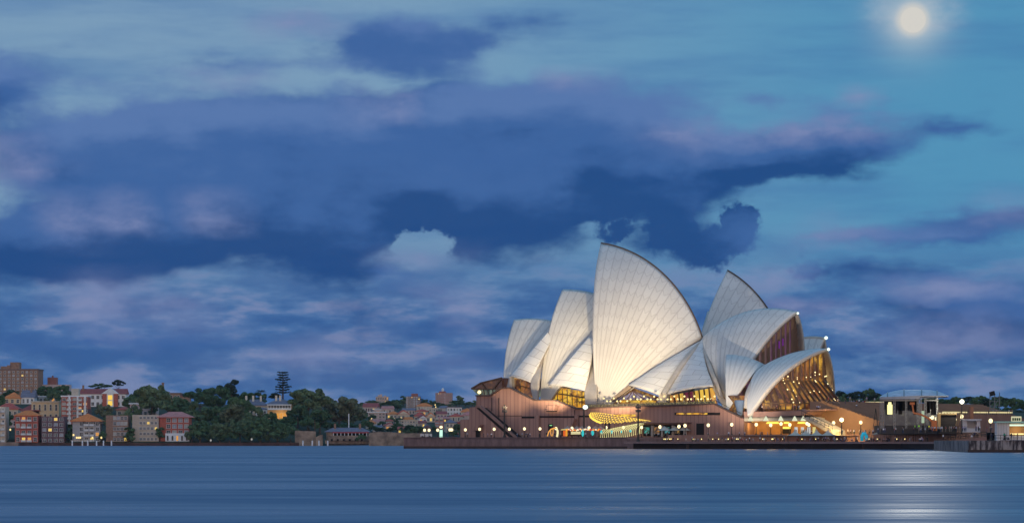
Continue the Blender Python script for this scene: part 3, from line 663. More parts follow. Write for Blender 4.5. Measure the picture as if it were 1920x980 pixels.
# lower walk with its dark open edge
E_ = [Vector((xat(1170, 962), 962, 0)), Vector((xat(1480, 935), 935, 0)), Vector((xat(1690, 905), 905, 0)), Vector((xat(1818, 860), 860, 0))]
lw = MB(); lw.prism([E_[0]+UP*LZ, E_[1]+UP*LZ, E_[2]+UP*LZ, E_[3]+UP*LZ, E_[3]+Vector((20, 60, LZ)), Vector((xat(1560, 965), 965, LZ)), Vector((xat(1180, 974), 974, LZ))], -UP*.3)
tag(lw.build('lower_walk', PAVE), kind='structure', label='lower waterside walk crowded with tables')
ed = MB(); dk = MB()
for a, b in zip(E_, E_[1:]):
    ed.hexa([a+UP*(LZ-.45), b+UP*(LZ-.45), b+Vector((0, .5, LZ-.45)), a+Vector((0, .5, LZ-.45)), a+UP*(LZ+.12), b+UP*(LZ+.12), b+Vector((0, .5, LZ+.12)), a+Vector((0, .5, LZ+.12))])
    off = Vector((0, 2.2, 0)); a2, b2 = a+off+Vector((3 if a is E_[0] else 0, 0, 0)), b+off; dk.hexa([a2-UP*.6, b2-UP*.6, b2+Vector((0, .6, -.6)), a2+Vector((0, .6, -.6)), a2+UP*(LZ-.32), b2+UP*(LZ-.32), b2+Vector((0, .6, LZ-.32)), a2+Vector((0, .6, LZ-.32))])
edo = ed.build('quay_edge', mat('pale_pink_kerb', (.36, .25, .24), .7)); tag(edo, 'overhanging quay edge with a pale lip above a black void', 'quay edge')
dk.build('dark_backing_wall', mat('wet_black_wall', (.018, .013, .015), .7), edo)  # near-black backing wall set under the overhanging edge
for px, Y in ((1290, 953), (1400, 944), (1525, 930), (1620, 916), (1710, 900), (1740, 890)):
    p = MB(); p.box(xat(px, Y), Y+1.2, .7, .8, .8, 2.6); p.build('quay_post', mat('wet_dark_stone', (.05, .03, .025)), edo)
# retaining wall between the two walks
RETM = mat('brown_granite_wall', (.30, .165, .13), .85, .15, .6, stretch=(1, 1, .3))
rw = MB(); ptsr = [(1252, 960, 815), (1560, 952, 813), (1640, 945, 812.5), (1735, 930, 809.5), (1850, 900, 807.5)]
for (xa, Ya, ya), (xb, Yb, yb) in zip(ptsr, ptsr[1:]):
    A, B = Vector((xat(xa, Ya), Ya, 1.5)), Vector((xat(xb, Yb), Yb, 1.5)); rw.hexa([A, B, B+Vector((0, .8, 0)), A+Vector((0, .8, 0)), Vector((A.x, A.y, zat(ya, Ya))), Vector((B.x, B.y, zat(yb, Yb))), Vector((B.x, B.y+.8, zat(yb, Yb))), Vector((A.x, A.y+.8, zat(ya, Ya)))])
tag(rw.build('retaining_wall', RETM), 'low brown retaining wall behind the waterside tables', 'retaining wall')
UZ = 4.3
up = MB(); up.prism([Vector((xat(1252, 961), 961, UZ)), Vector((xat(1640, 946), 946, UZ)), Vector((xat(1850, 902), 902, 5.2)), Vector((420, 902, 5.2)), Vector((520, 1300, 5.2)), Vector((xat(1252, 1300), 1300, UZ))], -UP*.25)
tag(up.build('forecourt', PAVE), kind='structure', label='broad paved forecourt')
# far terrace wall behind the stage with a lit parapet
def span(name, m, xa, ya, Ya, xb, yb, Yb, zb=2.0, dep=3.0, label=None, cat=None):
    mb = MB(); A, B = at(xa, ya, Ya), at(xb, yb, Yb)
    mb.hexa([Vector((A.x, A.y, zb)), Vector((B.x, B.y, zb)), Vector((B.x, B.y+dep, zb)), Vector((A.x, A.y+dep, zb)), A, B, B+Vector((0, dep, 0)), A+Vector((0, dep, 0))])
    o = mb.build(name, m)
    if label: tag(o, label, cat)
    return o
tw = span('terrace_wall', RETM, 1768, 776.5, 985, 1900, 777.5, 960, label='tall brown terrace wall behind the food kiosks', cat='terrace wall')
tr = MB(); A, B = at(1768, 776.5, 984.5), at(1897, 777.3, 960)
n = 34
for i in range(n): q = A.lerp(B, i/(n-1)); tr.bar(q, q+UP*1.1, .1)
tr.bar(A+UP*1.1, B+UP*1.1, .14); tr.build('railing', RAIL, tw)
for i in range(26):
    if i in (9, 10, 17): continue
    q = A.lerp(B, (i+.5)/26); l_ = MB(); l_.box(q.x, q.y+.4, q.z+.75, random.uniform(1.0, 1.9), .3, .42); l_.build('parapet_light', lamp_mat('parapet_glow', (.95, .80, .42), .8), tw)
span('stair_block', RETM, 1899, 778, 958, 1925, 786, 950, label='sloping brown stair block at the right edge of the terrace', cat='stair block')
pil = MB(); q = at(1821, 783, 955); pil.box(q.x, q.y, q.z, 1.0, 3, 7.0); tag(pil.build('brick_pillar', mat('orange_brick', (.40, .17, .09))), 'orange brick pillar against the brown terrace wall', 'pillar')
# upper garden terrace seen beyond the steps
span('garden_wall', RETM, 1560, 755.5, 1060, 1665, 756.5, 1050, label='brown garden wall above the forecourt steps with a lit edge', cat='garden wall')
for i in range(12):
    px = 1626 + i*3.1; q = at(px, 754.8, 1049); l_ = MB(); l_.box(q.x, q.y, q.z+.2, 1.2, .3, .4); tag(l_.build('parapet_light', MATS['parapet_glow']), 'small yellow light in the row along the garden wall', 'parapet light', 'lights along the garden wall')

# stone pier on the right
PD = 692.0
PIERM = None
def pier_mat():
    m = bpy.data.materials.new('stained_pier_stone'); m.use_nodes = True; t = m.node_tree; N = NT(t); b = t.nodes['Principled BSDF']
    tcn = t.nodes.new('ShaderNodeTexCoord'); a = N.noise(N.mapping(tcn.outputs['Object'], scale=(1, 1, .18)), 1.3, 5, .65)
    t.links.new(N.mix(N.rng(a, .42, .62), (.045, .033, .036), (.36, .31, .29)), b.inputs['Base Color']); b.inputs['Roughness'].default_value = .85; return m
pr = MB(); zt = zat(825.3, PD); x0 = xat(1816, PD)
pr.prism([Vector((x0, PD, -.6)), Vector((180, PD-22, -.6)), Vector((180, PD-22, zt)), Vector((x0, PD, zt))], Vector((10, 130, 0)))
po = pr.build('stone_pier', pier_mat()); tag(po, 'stained old stone pier with white streaks at the right edge', 'pier')
cp = MB(); cp.bar(Vector((x0+7, PD-1.9, zt+.12)), Vector((180, PD-22.3, zt+.12)), .7, .24); cp.build('pier_kerb', mat('pale_pier_kerb', (.42, .36, .33)), po)
base = MB(); base.bar(Vector((x0-.2, PD-.2, .1)), Vector((180, PD-22.3, .1)), .5, 1.0); base.build('tide_line', MATS['wet_dark_stone'], po)
def fence(name, a, b, n, h, label, rails=(1.0, .5), parent=None, w=.09):
    mb = MB(); a, b = Vector(a), Vector(b)
    for i in range(n+1): q = a.lerp(b, i/n); mb.bar(q, q+UP*h, w)
    for r_ in rails: mb.bar(a+UP*h*r_, b+UP*h*r_, w)
    o = mb.build(name, RAIL, parent)
    if label: tag(o, label, 'railing')
    return o
pf_ = lambda px: Vector((xat(px, PD-6), PD-3 - (px-1816)*.16, zt))
fence('pier_railing', pf_(1853), pf_(1924), 9, 1.2, 'dark pipe railing on top of the stone pier')
fence('ramp_railing', at(1772, 824.5, 856), at(1850, 817.5, 856), 8, 1.25, 'dark railing sloping along the ramp to the pier', w=.14)
rp = MB(); rp.prism([at(1772, 829, 857), at(1850, 829, 857), at(1850, 819, 857), at(1772, 826.5, 857)], Vector((0, 3, 0))); tag(rp.build('ramp', RETM), kind='structure', label='brown ramp climbing towards the pier')

# ------------------------------------------------------------------ globe lamps
GL = lamp_mat('globe_glow', (1.0, .84, .46), 1.9); POLE = mat('dark_lamp_pole', (.04, .035, .03), .5)
def globe_lamp(h, r, name='globe_lamp'):
    e = empty(name); p = MB(); p.tube([(0, 0, 0), (0, 0, h)], [.14, .07], 6); p.build('pole', POLE, e, local=True)
    bs = MB(); bs.lathe([(.3, 0), (.3, .25), (.16, .5)], 0, 0, 0, 8); bs.build('base', POLE, e, local=True)
    g = MB(); g.lathe([(max(.02, r*math.cos(a)), h + r*.9 + r*1.12*math.sin(a)) for a in [R(-90+180*i/8) for i in range(9)]], 0, 0, 0, 12); g.build('globe', GL, e, True, local=True); return e
protos = {}
def put_lamp(px, py, Y, zb, r, label, group):
    zc = zat(py, Y); h = round(zc - zb - r*.9, 1); key = (h, r)
    if key in protos: o = copy_tree(protos[key])
    else: o = protos[key] = globe_lamp(h, r)
    o.location = (xat(px, Y), Y, zb); tag(o, label, 'street lamp', group)
G1 = [(796, 806), (804.5, 806), (820.5, 805.5), (843.5, 805.2), (847, 805.2), (872.5, 805), (899.3, 804), (926.6, 804), (955, 803.7), (983.3, 803.3), (1012.5, 803), (1042.5, 802.3), (1072.5, 802), (1104.5, 801.2), (1136.5, 801), (1169, 800.5), (1203, 800.5)]
for i, (px, py) in enumerate(G1): put_lamp(px, py, 1002.5 - (px-757)*.0525, BZ, .44, 'white globe lamp on the sea wall promenade, %s from the left' % ordw(i), 'globe lamps along the sea wall promenade')
G2 = [(1237.5, 799.5), (1273, 799), (1284.5, 797.2), (1328, 796.3), (1372, 795.5), (1418, 795), (1445, 796.5), (1464.5, 794), (1481, 796), (1513, 793.5), (1516.5, 796), (1563, 792.3), (1614, 791.2)]
for i, (px, py) in enumerate(G2): put_lamp(px, py, 975 if px < 1252 else 963 - (px-1237)*.035, BZ if px < 1252 else UZ, .5, 'white globe lamp below the podium and steps, %s from the left of its row' % ordw(i), 'globe lamps below the podium')
G3 = [(1665, 790, .55), (1710, 789, .6), (1746, 788.5, .55), (1745, 784.5, .65), (1748.5, 781.8, .6), (1756, 784.7, .62), (1766.5, 781.6, .7), (1771.5, 787, .58), (1778.8, 785.4, .62), (1786.5, 786.3, .62), (1790.5, 785.4, .62), (1803, 780, .7)]
for i, (px, py, r_) in enumerate(G3): put_lamp(px, py, 930 - i*3, 4.6, r_*.8, 'bright globe lamp in front of the stage, %s from the left' % ordw(i), 'globe lamps around the stage')
put_lamp(1857.5, 788.5, PD+2, zt, .46, 'globe lamp on the stone pier, standing alone', 'globe lamps on the pier')

# ------------------------------------------------------------------ tall masts with clustered floodlight heads
def mast(px, ytop, Y, zb, label, heads=True, lit=False):
    e = empty('light_mast', (xat(px, Y), Y, zb), label=label, cat='light mast'); H = zat(ytop, Y) - zb
    p = MB(); p.tube([(0, 0, 0), (0, 0, H)], [.32, .2], 8); p.build('pole', POLE, e, local=True)
    for k in range(4 if heads else 0):
        hd = MB(); hd.box((-.45 if k % 2 else .45), -.25, H - 1.0 - 1.1*(k//2), .75, .6, .8); hd.build('lamp_head', mat('lamp_head_grey', (.12, .10, .09)), e, local=True)
    bs = MB(); bs.lathe([(.6, 0), (.6, .3), (.35, .9)], 0, 0, 0, 8); bs.build('base', POLE, e, local=True); return e
mast(946, 758, 992, BZ, 'tall dark lighting mast before the stepped end of the podium')
mast(1095, 759, 984.5, BZ, 'tall dark lighting mast with a small white lamp at its top', heads=False)
q = at(1097.5, 763, 983); h_ = MB(); h_.lathe([(.1, -.7), (.7, -.4), (.85, .1), (.5, .7)], q.x, q.y, q.z, 8); h_.build('lamp_head', MATS['cool_white_lamp'], bpy.data.objects['light_mast.001'])
mast(1196.5, 757, 965, LZ, 'tall dark lighting mast rising from the lower walk')
# the two bright floodlights of the forecourt
def flood(px, py, Y, zb, r_, col, strength, energy, label, lcol):
    e = empty('floodlight', (xat(px, Y), Y, zb), label=label, cat='floodlight'); H = zat(py, Y) - zb
    p = MB(); p.tube([(0, 0, 0), (0, 0, H-.3)], [.16, .1], 8); p.build('pole', POLE, e, local=True)
    b = MB(); b.box(0, .5, H, r_*2, .5, r_*1.6); b.build('housing', MATS['lamp_head_grey'], e, local=True)
    g = MB(); g.lathe([(max(.02, r_*math.cos(a)), H + r_*math.sin(a)) for a in [R(-90+180*i/8) for i in range(9)]], 0, -.1, 0, 12); g.build('lamp', lamp_mat(label[:12].replace(' ', '_'), col, strength), e, True, local=True)
    l = spot((0, .9, H), (0, 30, H-6) if px < 1700 else (-6, 14, 0), energy, lcol, 125, .8, .5, 'floodlight_beam'); l.parent = e
flood(1578, 786.5, 935, UZ, .62, (1.0, .82, .42), 5.0, 15000, 'dazzling yellow floodlight at the foot of the forecourt steps', (1.0, .66, .22))
flood(1803.5, 752.5, 890, 5.0, .62, (1.0, .98, .78), 5.0, 5000, 'dazzling white floodlight on a pole above the kiosks', (1.0, .95, .75))

# ------------------------------------------------------------------ concert stage with a curved clear roof
SY = 912.0; SG = empty('concert_stage', (xat(1714, SY), SY, 4.9), label='temporary concert stage with curved silver roof and clear sheet walls', cat='stage')
TRUSS = mat('silver_truss', (.24, .235, .23), .4, .1, 1, metal=.5)
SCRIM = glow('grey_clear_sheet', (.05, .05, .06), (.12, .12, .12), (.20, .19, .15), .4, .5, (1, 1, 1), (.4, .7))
roofm = mat('silver_vinyl_roof', (.58, .57, .64), .35, .2, .5)
prof = [(1648, 745), (1652, 741.5), (1664, 735.5), (1679, 731.8), (1695, 730.2), (1712, 730), (1728, 730.4), (1745, 730.8), (1757, 732.6), (1768, 736.5), (1779, 741.5)]
G = []
for j in range(9):
    t = j/8; row = []
    for k, (px, py) in enumerate(prof):
        lo = 743.5 - 1.2*max(0, (px-1725)/54) ; lo = max(py, lo) if 0 < k < len(prof)-1 else py
        yy = py + (lo - py)*abs(1 - 2*t)**2.0; row.append(at(px, yy, SY - 8 + 22*t))
    G.append(row)
mb = MB(); thick(mb, G, [[p - UP*.35 for p in r_] for r_ in G], None) if False else None
grid_mesh(mb, G); gi = [[p - UP*.4 for p in r_] for r_ in G]; grid_mesh(mb, gi); mb.uv = None
mb.build('roof', roofm, SG, True)
va = MB(); va.prism([at(1650, 748, SY-8.1), at(1722, 747.5, SY-8.1), at(1726, 743, SY-8.1), at(1779, 742.6, SY-8.1), at(1779, 741.2, SY-8.1), at(1724, 741, SY-8.1), at(1650, 744, SY-8.1)], Vector((0, .5, 0))); va.build('valance', mat('pale_vinyl_valance', (.33, .33, .36), .5), SG)
rr_ = MB()
for k in (2, 4, 6, 8):
    for a, b in zip([r_[k] for r_ in G], [r_[k] for r_ in G[1:]]): rr_.bar(a+UP*.1, b+UP*.1, .25)
rr_.build('roof_rib', TRUSS, SG)
for px, yt in ((1651.5, 747), (1656, 748), (1677, 747), (1699, 748), (1721, 746), (1726, 744), (1735, 745), (1757, 744)):
    a, b = at(px, yt, SY-7.6), at(px, 803, SY-7.6); t_ = MB()
    for dx in (-.22, .22): t_.bar(a+Vector((dx, 0, 0)), b+Vector((dx, 0, 0)), .16)
    n = int((a-b).length/.9)
    for i in range(n): t_.bar(a.lerp(b, i/n)+Vector((-.22 if i % 2 else .22, 0, 0)), a.lerp(b, (i+1)/n)+Vector((.22 if i % 2 else -.22, 0, 0)), .09)
    t_.build('truss_column', TRUSS, SG)
for x0_, x1_ in ((1656, 1677), (1677, 1699), (1699, 1721), (1735, 1757)):
    t_ = MB(); a, b = at(x0_, 750, SY-7.4), at(x1_, 750, SY-7.4); t_.bar(a, b, .35); t_.build('crossbeam', TRUSS, SG)
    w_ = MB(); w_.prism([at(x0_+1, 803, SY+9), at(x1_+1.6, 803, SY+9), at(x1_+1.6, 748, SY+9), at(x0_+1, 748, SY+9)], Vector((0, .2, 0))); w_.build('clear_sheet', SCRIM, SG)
    cu = MB()
    for k in range(5): cu.bar(at(x0_+3+k*4, 748, SY+8.7), at(x0_+3+k*4, 772+random.uniform(-6, 6), SY+8.7), random.uniform(.5, 1.6), .2)
    cu.build('hanging_speaker', DARKSLOT, SG)
fl_ = MB(); a = at(1652, 797, SY-7); b = at(1760, 797, SY-7); fl_.hexa([Vector((a.x, SY-7, 4.5)), Vector((b.x, SY-7, 4.5)), Vector((b.x, SY+10, 4.5)), Vector((a.x, SY+10, 4.5)), a, b, b+Vector((0, 17, 0)), a+Vector((0, 17, 0))]); fl_.build('stage_floor', mat('dark_stage_deck', (.06, .045, .04), .7), SG)
sc_ = MB(); q = at(1668.5, 767, SY+5); sc_.box(q.x, q.y, q.z, 1.5, .3, 2.9); sc_.build('lit_screen', lamp_mat('pale_yellow_screen', (1.0, .93, .42), 1.3), SG)
sc_ = MB(); q = at(1668.5, 755.5, SY+5); sc_.box(q.x, q.y, q.z, .9, .3, .7); sc_.build('stage_lamp', MATS['pale_yellow_screen'], SG)
sc_ = MB(); q = at(1730.5, 781, SY+7); sc_.box(q.x, q.y, q.z, 1.0, .3, 3.6); sc_.build('lit_screen', lamp_mat('pale_green_screen', (.55, .72, .50), .7), SG)
for px, h in ((1642, 38), (1652, 26)):   # bracing scaffold at the side
    t_ = MB(); b0 = at(px-5, 803, SY-2); b1 = at(px+4, 803, SY-2); tp = at(px, 803-h, SY-2); t_.bar(b0, tp, .2); t_.bar(b1, tp, .2); t_.bar(b0.lerp(tp, .5), b1.lerp(tp, .5), .15); t_.build('side_brace', MATS['dark_rail_metal'] if 'dark_rail_metal' in MATS else RAIL, SG)
# orange boom lift
BL = empty('boom_lift', (xat(1749, 885), 885, 5.0), label='orange boom lift with its jointed arm raised before the stage', cat='boom lift')
OR = mat('orange_lift_paint', (.75, .20, .05), .4)
pts = [(1710.5, 757), (1713, 773.5), (1727, 776.5), (1742.5, 784.5), (1748.5, 790)]
for a, b, w_ in zip(pts, pts[1:], (.4, .5, .5, .6)):
    m_ = MB(); m_.bar(at(*a, 885), at(*b, 885), w_); m_.build('boom', OR, BL)
m_ = MB(); q = at(1751, 797, 885); m_.box(q.x, q.y, q.z+.2, 1.5, 1.8, 2.4); m_.build('turret', OR, BL)
m_ = MB(); m_.box(q.x, q.y, 5.7, 2.6, 2.6, .6); m_.build('chassis', OR, BL)
for dx in (-1.3, 1.3):
    m_ = MB(); m_.tube([(q.x+dx, q.y-1.45, 5.45), (q.x+dx, q.y-1.0, 5.45)], .5, 12); m_.build('wheel', DARKSLOT, BL)
m_ = MB(); q = at(1710.5, 756, 885); m_.box(q.x, q.y, q.z, 1.3, 1.0, .7); m_.build('basket', OR, BL)

# mixing scaffold and dark booth between stage and kiosk
BT = empty('lighting_booth', (xat(1782, 880), 880, 5.0), label='dark booth with a lit top edge behind the cluster of globe lamps', cat='booth')
m_ = MB(); a, b = at(1760, 776, 895), at(1793, 776, 895); m_.hexa([Vector((a.x, 895, 4.6)), Vector((b.x, 895, 4.6)), Vector((b.x, 899, 4.6)), Vector((a.x, 899, 4.6)), a, b, b+Vector((0, 4, 0)), a+Vector((0, 4, 0))]); m_.build('cabin', DARKSLOT, BT)
m_ = MB(); m_.bar(at(1759, 775.5, 894.6), at(1794, 775.5, 894.6), .5); m_.build('roof_edge', mat('tan_timber', (.35, .22, .10)), BT)
m_ = MB(); m_.box(at(1761, 790, 894).x, 894.5, zat(789, 894), .9, .6, 4.6); m_.build('side_post', MATS['tan_timber'], BT)
for k in range(6):
    m_ = MB(); q = at(1762+k*5.6, 775, 894.3); m_.box(q.x, q.y, q.z+.15, .6, .2, .35); m_.build('top_lamp', MATS['parapet_glow'], BT)
LD = empty('ladder_truss', (xat(1797, 884), 884, 5), label='leaning pair of truss legs beside the white kiosk', cat='truss')
for a, b in (((1792, 797), (1799, 773)), ((1796, 797), (1802, 771))):
    m_ = MB(); m_.bar(at(*a, 884), at(*b, 884), .28); m_.build('truss_leg', mat('tan_timber', (.35, .22, .10)), LD)
# camera scaffold far on the right with its dark platform
CT = empty('camera_tower', (xat(1865, 990), 990, 8), label='open scaffold tower with a black camera crane on the terrace', cat='scaffold')
m_ = MB()
for px in (1856, 1865, 1874):
    m_.bar(at(px, 776, 990), at(px, 735 if px != 1865 else 739, 990), .22)
for y_ in (744, 752, 760, 768): m_.bar(at(1856, y_, 990), at(1874, y_, 990), .16)
for a, b in (((1856, 776), (1865, 760)), ((1865, 776), (1856, 760)), ((1865, 760), (1874, 744)), ((1852, 778), (1862, 768))): m_.bar(at(*a, 990), at(*b, 990), .14)
m_.build('scaffold_frame', mat('grey_scaffold_pipe', (.16, .18, .20), .5), CT)
m_ = MB(); m_.bar(at(1856, 738.5, 988), at(1865, 736, 988), 1.3, 1.4); m_.build('camera_crane', DARKSLOT, CT)

# kiosks
def kiosk(px0, px1, yt, yb, Y, zb, label, col, awn, openx, sign=None, roofcol=None):
    w_ = xat(px1, Y)-xat(px0, Y); e = empty('food_kiosk', (xat((px0+px1)/2, Y), Y, zb), label=label, cat='kiosk'); H = zat(yt, Y)-zb
    W2 = w_/2; o0, o1 = openx
    for (a, b) in ((-W2, o0*w_-W2), (o1*w_-W2, W2)):
        m_ = MB(); m_.box((a+b)/2, 1.5, H/2, b-a, 3, H); m_.build('side_wall', col, e, local=True)
    m_ = MB(); a, b = o0*w_-W2, o1*w_-W2; m_.box((a+b)/2, 1.6, .55, b-a, 2.8, 1.1); m_.build('counter', col, e, local=True)
    m_ = MB(); m_.box((a+b)/2, 2.8, H/2+.5, b-a, .3, H-1.1); m_.build('back_wall', WARMW if sign else col, e, local=True)
    m_ = MB(); m_.box(0, 1.2, H+.12, w_+.5, 4.2, .3); m_.build('roof', awn, e, local=True)
    m_ = MB(); m_.box((a+b)/2, -.6, H-.15, b-a, 1.4, .12); m_.build('awning', awn, e, local=True)
    return e, w_, H, a, b
WH = mat('white_kiosk_paint', (.62, .58, .58), .5, .08); GRN = mat('pale_green_awning', (.40, .62, .50), .5, .08)
kiosk(1805, 1838, 787, 807, 893, 5.0, 'small white food kiosk with open counter below the terrace wall', WH, WH, (.25, .8))
kx, kw, kH, ka, kb = kiosk(1869, 1925, 791.5, 824, PD+16, zt, 'white kiosk with pale green roof on the stone pier', WH, GRN, (.42, .98), True)
m_ = MB(); m_.box((ka+kb)/2, 1.0, 1.5, (kb-ka)*.8, .3, .35); m_.build('lit_display', lamp_mat('display_glow', (1.0, .75, .30), 1.4), kx, local=True)
m_ = MB(); m_.box((ka+kb)/2, .8, kH-.6, (kb-ka)*.9, .3, .4); m_.build('strip_light', lamp_mat('kiosk_strip', (.75, .95, .75), 1.1), kx, local=True)
point((kx.location.x+1.5, kx.location.y+.4, zt+2.3), 260, (1, .85, .6))
for k in range(4):
    m_ = MB(); m_.box(-kw/2 + .35 + k*.62, -.04, kH/2, .05, .05, kH*.95); m_.build('panel_rib', mat('kiosk_seam', (.3, .32, .3)), kx, local=True)
SB = empty('sign_board', (xat(1905.5, PD+18), PD+18, zat(790.5, PD+18)), label='small lit menu board with dark pictures standing on the kiosk roof', cat='sign')
m_ = MB(); m_.box(0, 0, .65, 2.35, .2, 1.3); m_.build('board', lamp_mat('cream_sign_face', (.80, .76, .50), .75), SB, local=True)
for k in range(4):
    m_ = MB(); m_.box(-.75+.5*k, -.14, .62, .38, .06, .62); m_.build('picture', mat('dark_green_picture', (.03, .09, .04)), SB, local=True)
for dx in (-.9, .9):
    m_ = MB(); m_.box(dx, 0, -.12, .08, .08, .3); m_.build('leg', POLE, SB, local=True)
# bicycle-like clutter on the pier is left as a grey trolley
TRY = empty('trolley', (xat(1887, PD-2), PD-2, zt), label='small grey hand trolley parked beside the kiosk', cat='trolley')
m_ = MB(); m_.box(0, 0, .55, 1.1, .6, .5); m_.build('bin', mat('grey_plastic', (.25, .25, .27)), TRY, local=True)
for dx in (-.4, .4):
    m_ = MB(); m_.tube([(dx, -.35, .28), (dx, .35, .28)], .28, 12); m_.build('wheel', DARKSLOT, TRY, local=True)
m_ = MB(); m_.bar((.5, 0, .8), (.75, 0, 1.2), .06); m_.build('handle', POLE, TRY, local=True)

# ------------------------------------------------------------------ white peaked marquees and market umbrellas
CAN = mat('cream_canvas', (.58, .52, .43), .8, .08, .8); CANP = mat('pinkish_canvas', (.42, .31, .27), .8, .1, .8)
def marquee(w, h, drop, m, name='marquee', leg=2.1):
    e = empty(name); mb = MB(); n = 4; G = []
    prf = [(0.02, h), (.10, h*.72), (.28, h*.42), (.6, h*.16), (1.0, 0)]
    for r_, z_ in prf: G.append([Vector((w/2*r_*sx, w/2*r_*sy, leg+z_)) for sx, sy in ((-1, -1), (0, -1), (1, -1), (1, 0), (1, 1), (0, 1), (-1, 1), (-1, 0), (-1, -1))])
    grid_mesh(mb, G); G2 = [[Vector((p.x, p.y, p.z-.12)) for p in r_] for r_ in G]; grid_mesh(mb, G2); mb.build('canopy', m, e, local=True)
    for sx in (-1, 1):
        for sy in (-1, 1):
            l = MB(); l.tube([(sx*w*.48, sy*w*.48, 0), (sx*w*.48, sy*w*.48, leg)], .06, 6); l.build('leg', POLE, e, local=True)
    return e
mq = marquee(4.4, 2.0, .2, CAN); first = True
for i, px in enumerate((1492.5, 1512.5, 1533, 1554)):
    o = mq if first else copy_tree(mq); first = False; Y = 934 - i*2; o.location = (xat(px, Y), Y+3, LZ-.1); tag(o, 'cream peaked marquee over the waterside tables, %s from the left of four' % ordw(i), 'marquee', 'four cream marquees on the lower walk')
mq2 = marquee(5.2, 2.1, .2, CAN, leg=2.3); first = True
for i, (px, dy) in enumerate(((1652, 0), (1664, 4), (1675.5, 0), (1686, 4), (1699, -1), (1711, 4), (1722, 0))):
    o = mq2 if first else copy_tree(mq2); first = False; Y = 916 + dy; o.location = (xat(px, Y), Y, LZ); tag(o, 'cream peaked marquee in the tight cluster before the stage, %s from the left' % ordw(i), 'marquee', 'cluster of marquees before the stage')
def umbrella(w, h, m, name='market_umbrella', leg=2.3):
    e = empty(name); c = MB(); c.lathe([(w/2, leg), (w/4, leg+h*.55), (.05, leg+h)], 0, 0, 0, 8); c.build('canopy', m, e, local=True)
    l = MB(); l.tube([(0, 0, 0), (0, 0, leg+.2)], .07, 6); l.build('pole', POLE, e, local=True)
    b = MB(); b.lathe([(.4, 0), (.4, .12), (.1, .2)], 0, 0, 0, 8); b.build('base', POLE, e, local=True); return e
um = umbrella(4.2, 1.3, CAN); first = True
for i, px in enumerate((1246, 1265.5, 1283)):
    o = um if first else copy_tree(um); first = False; o.location = (xat(px, 971.5), 971.5, BZ); tag(o, 'cream umbrella outside the undercroft bar, %s from the left of three' % ordw(i), 'umbrella', 'three cream umbrellas at the undercroft bar')
um2 = umbrella(3.6, 1.25, CANP, leg=2.5); first = True
for i, px in enumerate((1064, 1082, 1091, 1101, 1116.5, 1126)):
    o = um2 if first else copy_tree(um2); first = False; o.location = (xat(px, 985), 985 + (i % 2)*1.5, BZ); tag(o, 'pinkish umbrella behind the lantern stalls, %s from the left' % ordw(i), 'umbrella', 'pinkish umbrellas behind the lantern stalls')

# ------------------------------------------------------------------ market stall, lantern string, arches and lanterns
FY = 981.0
MS = empty('market_stall', (xat(1068, FY), FY, BZ), label='festival stall with red and orange lit panels on the promenade', cat='stall')
for a, b, c in ((1052.5, 1056, (.05, .02, .01)), (1056, 1060.5, (.9, .16, .03)), (1060.5, 1064, (1.0, .42, .04))):
    m_ = MB(); m_.prism([at(a, 817, FY), at(b, 817, FY), at(b, 806.5, FY), at(a, 806.5, FY)], Vector((0, .2, 0))); m_.build('stall_panel', lamp_mat('stall_panel_%d' % a, c, .8), MS)
for y_ in (809.3, 811, 812.8):
    m_ = MB(); m_.bar(at(1070.5, y_, FY), at(1088.5, y_-.3, FY), .32, .2); m_.build('counter_light', lamp_mat('counter_glow', (.95, .85, .45), 1.1), MS)
m_ = MB(); m_.prism([at(1051, 806, FY), at(1066, 805, FY), at(1065, 802.8, FY), at(1053, 803.8, FY)], Vector((0, 2.5, 0))); m_.build('stall_roof', lamp_mat('lit_canvas', (.8, .62, .22), .8), MS)
m_ = MB(); m_.prism([at(1066, 817, FY), at(1091, 817, FY), at(1091, 806.5, FY), at(1066, 806.5, FY)], Vector((0, .2, 0))); 
for v in m_.v: v.y += 2.4
m_.build('back_panel', mat('dark_stall_back', (.10, .05, .03)), MS)
LS = empty('lantern_string', (xat(1090, FY), FY, BZ), label='string of small red and orange paper lanterns above the stalls', cat='lantern string')
wv = MB(); P_ = [at(1062 + 64*k/40, 803.6 + .6*math.sin(k*1.1) , FY-.6) for k in range(41)]
for a, b in zip(P_, P_[1:]): wv.bar(a, b, .05)
wv.build('wire', POLE, LS)
cl = [lamp_mat('lantern_red', (.85, .08, .05), .9), lamp_mat('lantern_orange', (1.0, .42, .05), 1.2), lamp_mat('lantern_cream', (1.0, .80, .50), 1.2)]
for k in range(0, 41):
    q = P_[k] - UP*random.uniform(.1, .5); s = MB(); s.lathe([(.06, -.22), (.24, -.1), (.26, .1), (.06, .24)], q.x, q.y, q.z, 8); s.build('paper_lantern', random.choice(cl), LS)
LA = empty('light_arch', (xat(1037, FY), FY, BZ), label='glowing orange and cream double arch people walk through', cat='arch')
for pts_, m_c, r_ in (([(1026.5, 817), (1029, 809), (1033, 804), (1039, 802), (1043.5, 802.5)], lamp_mat('arch_orange', (1.0, .45, .10), .95), .20), ([(1043.5, 802.5), (1045.5, 807), (1045.5, 812), (1044.3, 818.5)], lamp_mat('arch_cream', (1.0, .85, .45), 1.1), .32), ([(1033, 806), (1032.5, 812), (1034, 817)], MATS['arch_orange'], .14), ([(1037, 804), (1037, 811), (1036, 817)], MATS['arch_orange'], .12)):
    m_ = MB(); m_.tube([at(px, py, FY) for px, py in pts_], r_, 8); m_.build('lit_tube', m_c, LA, True)
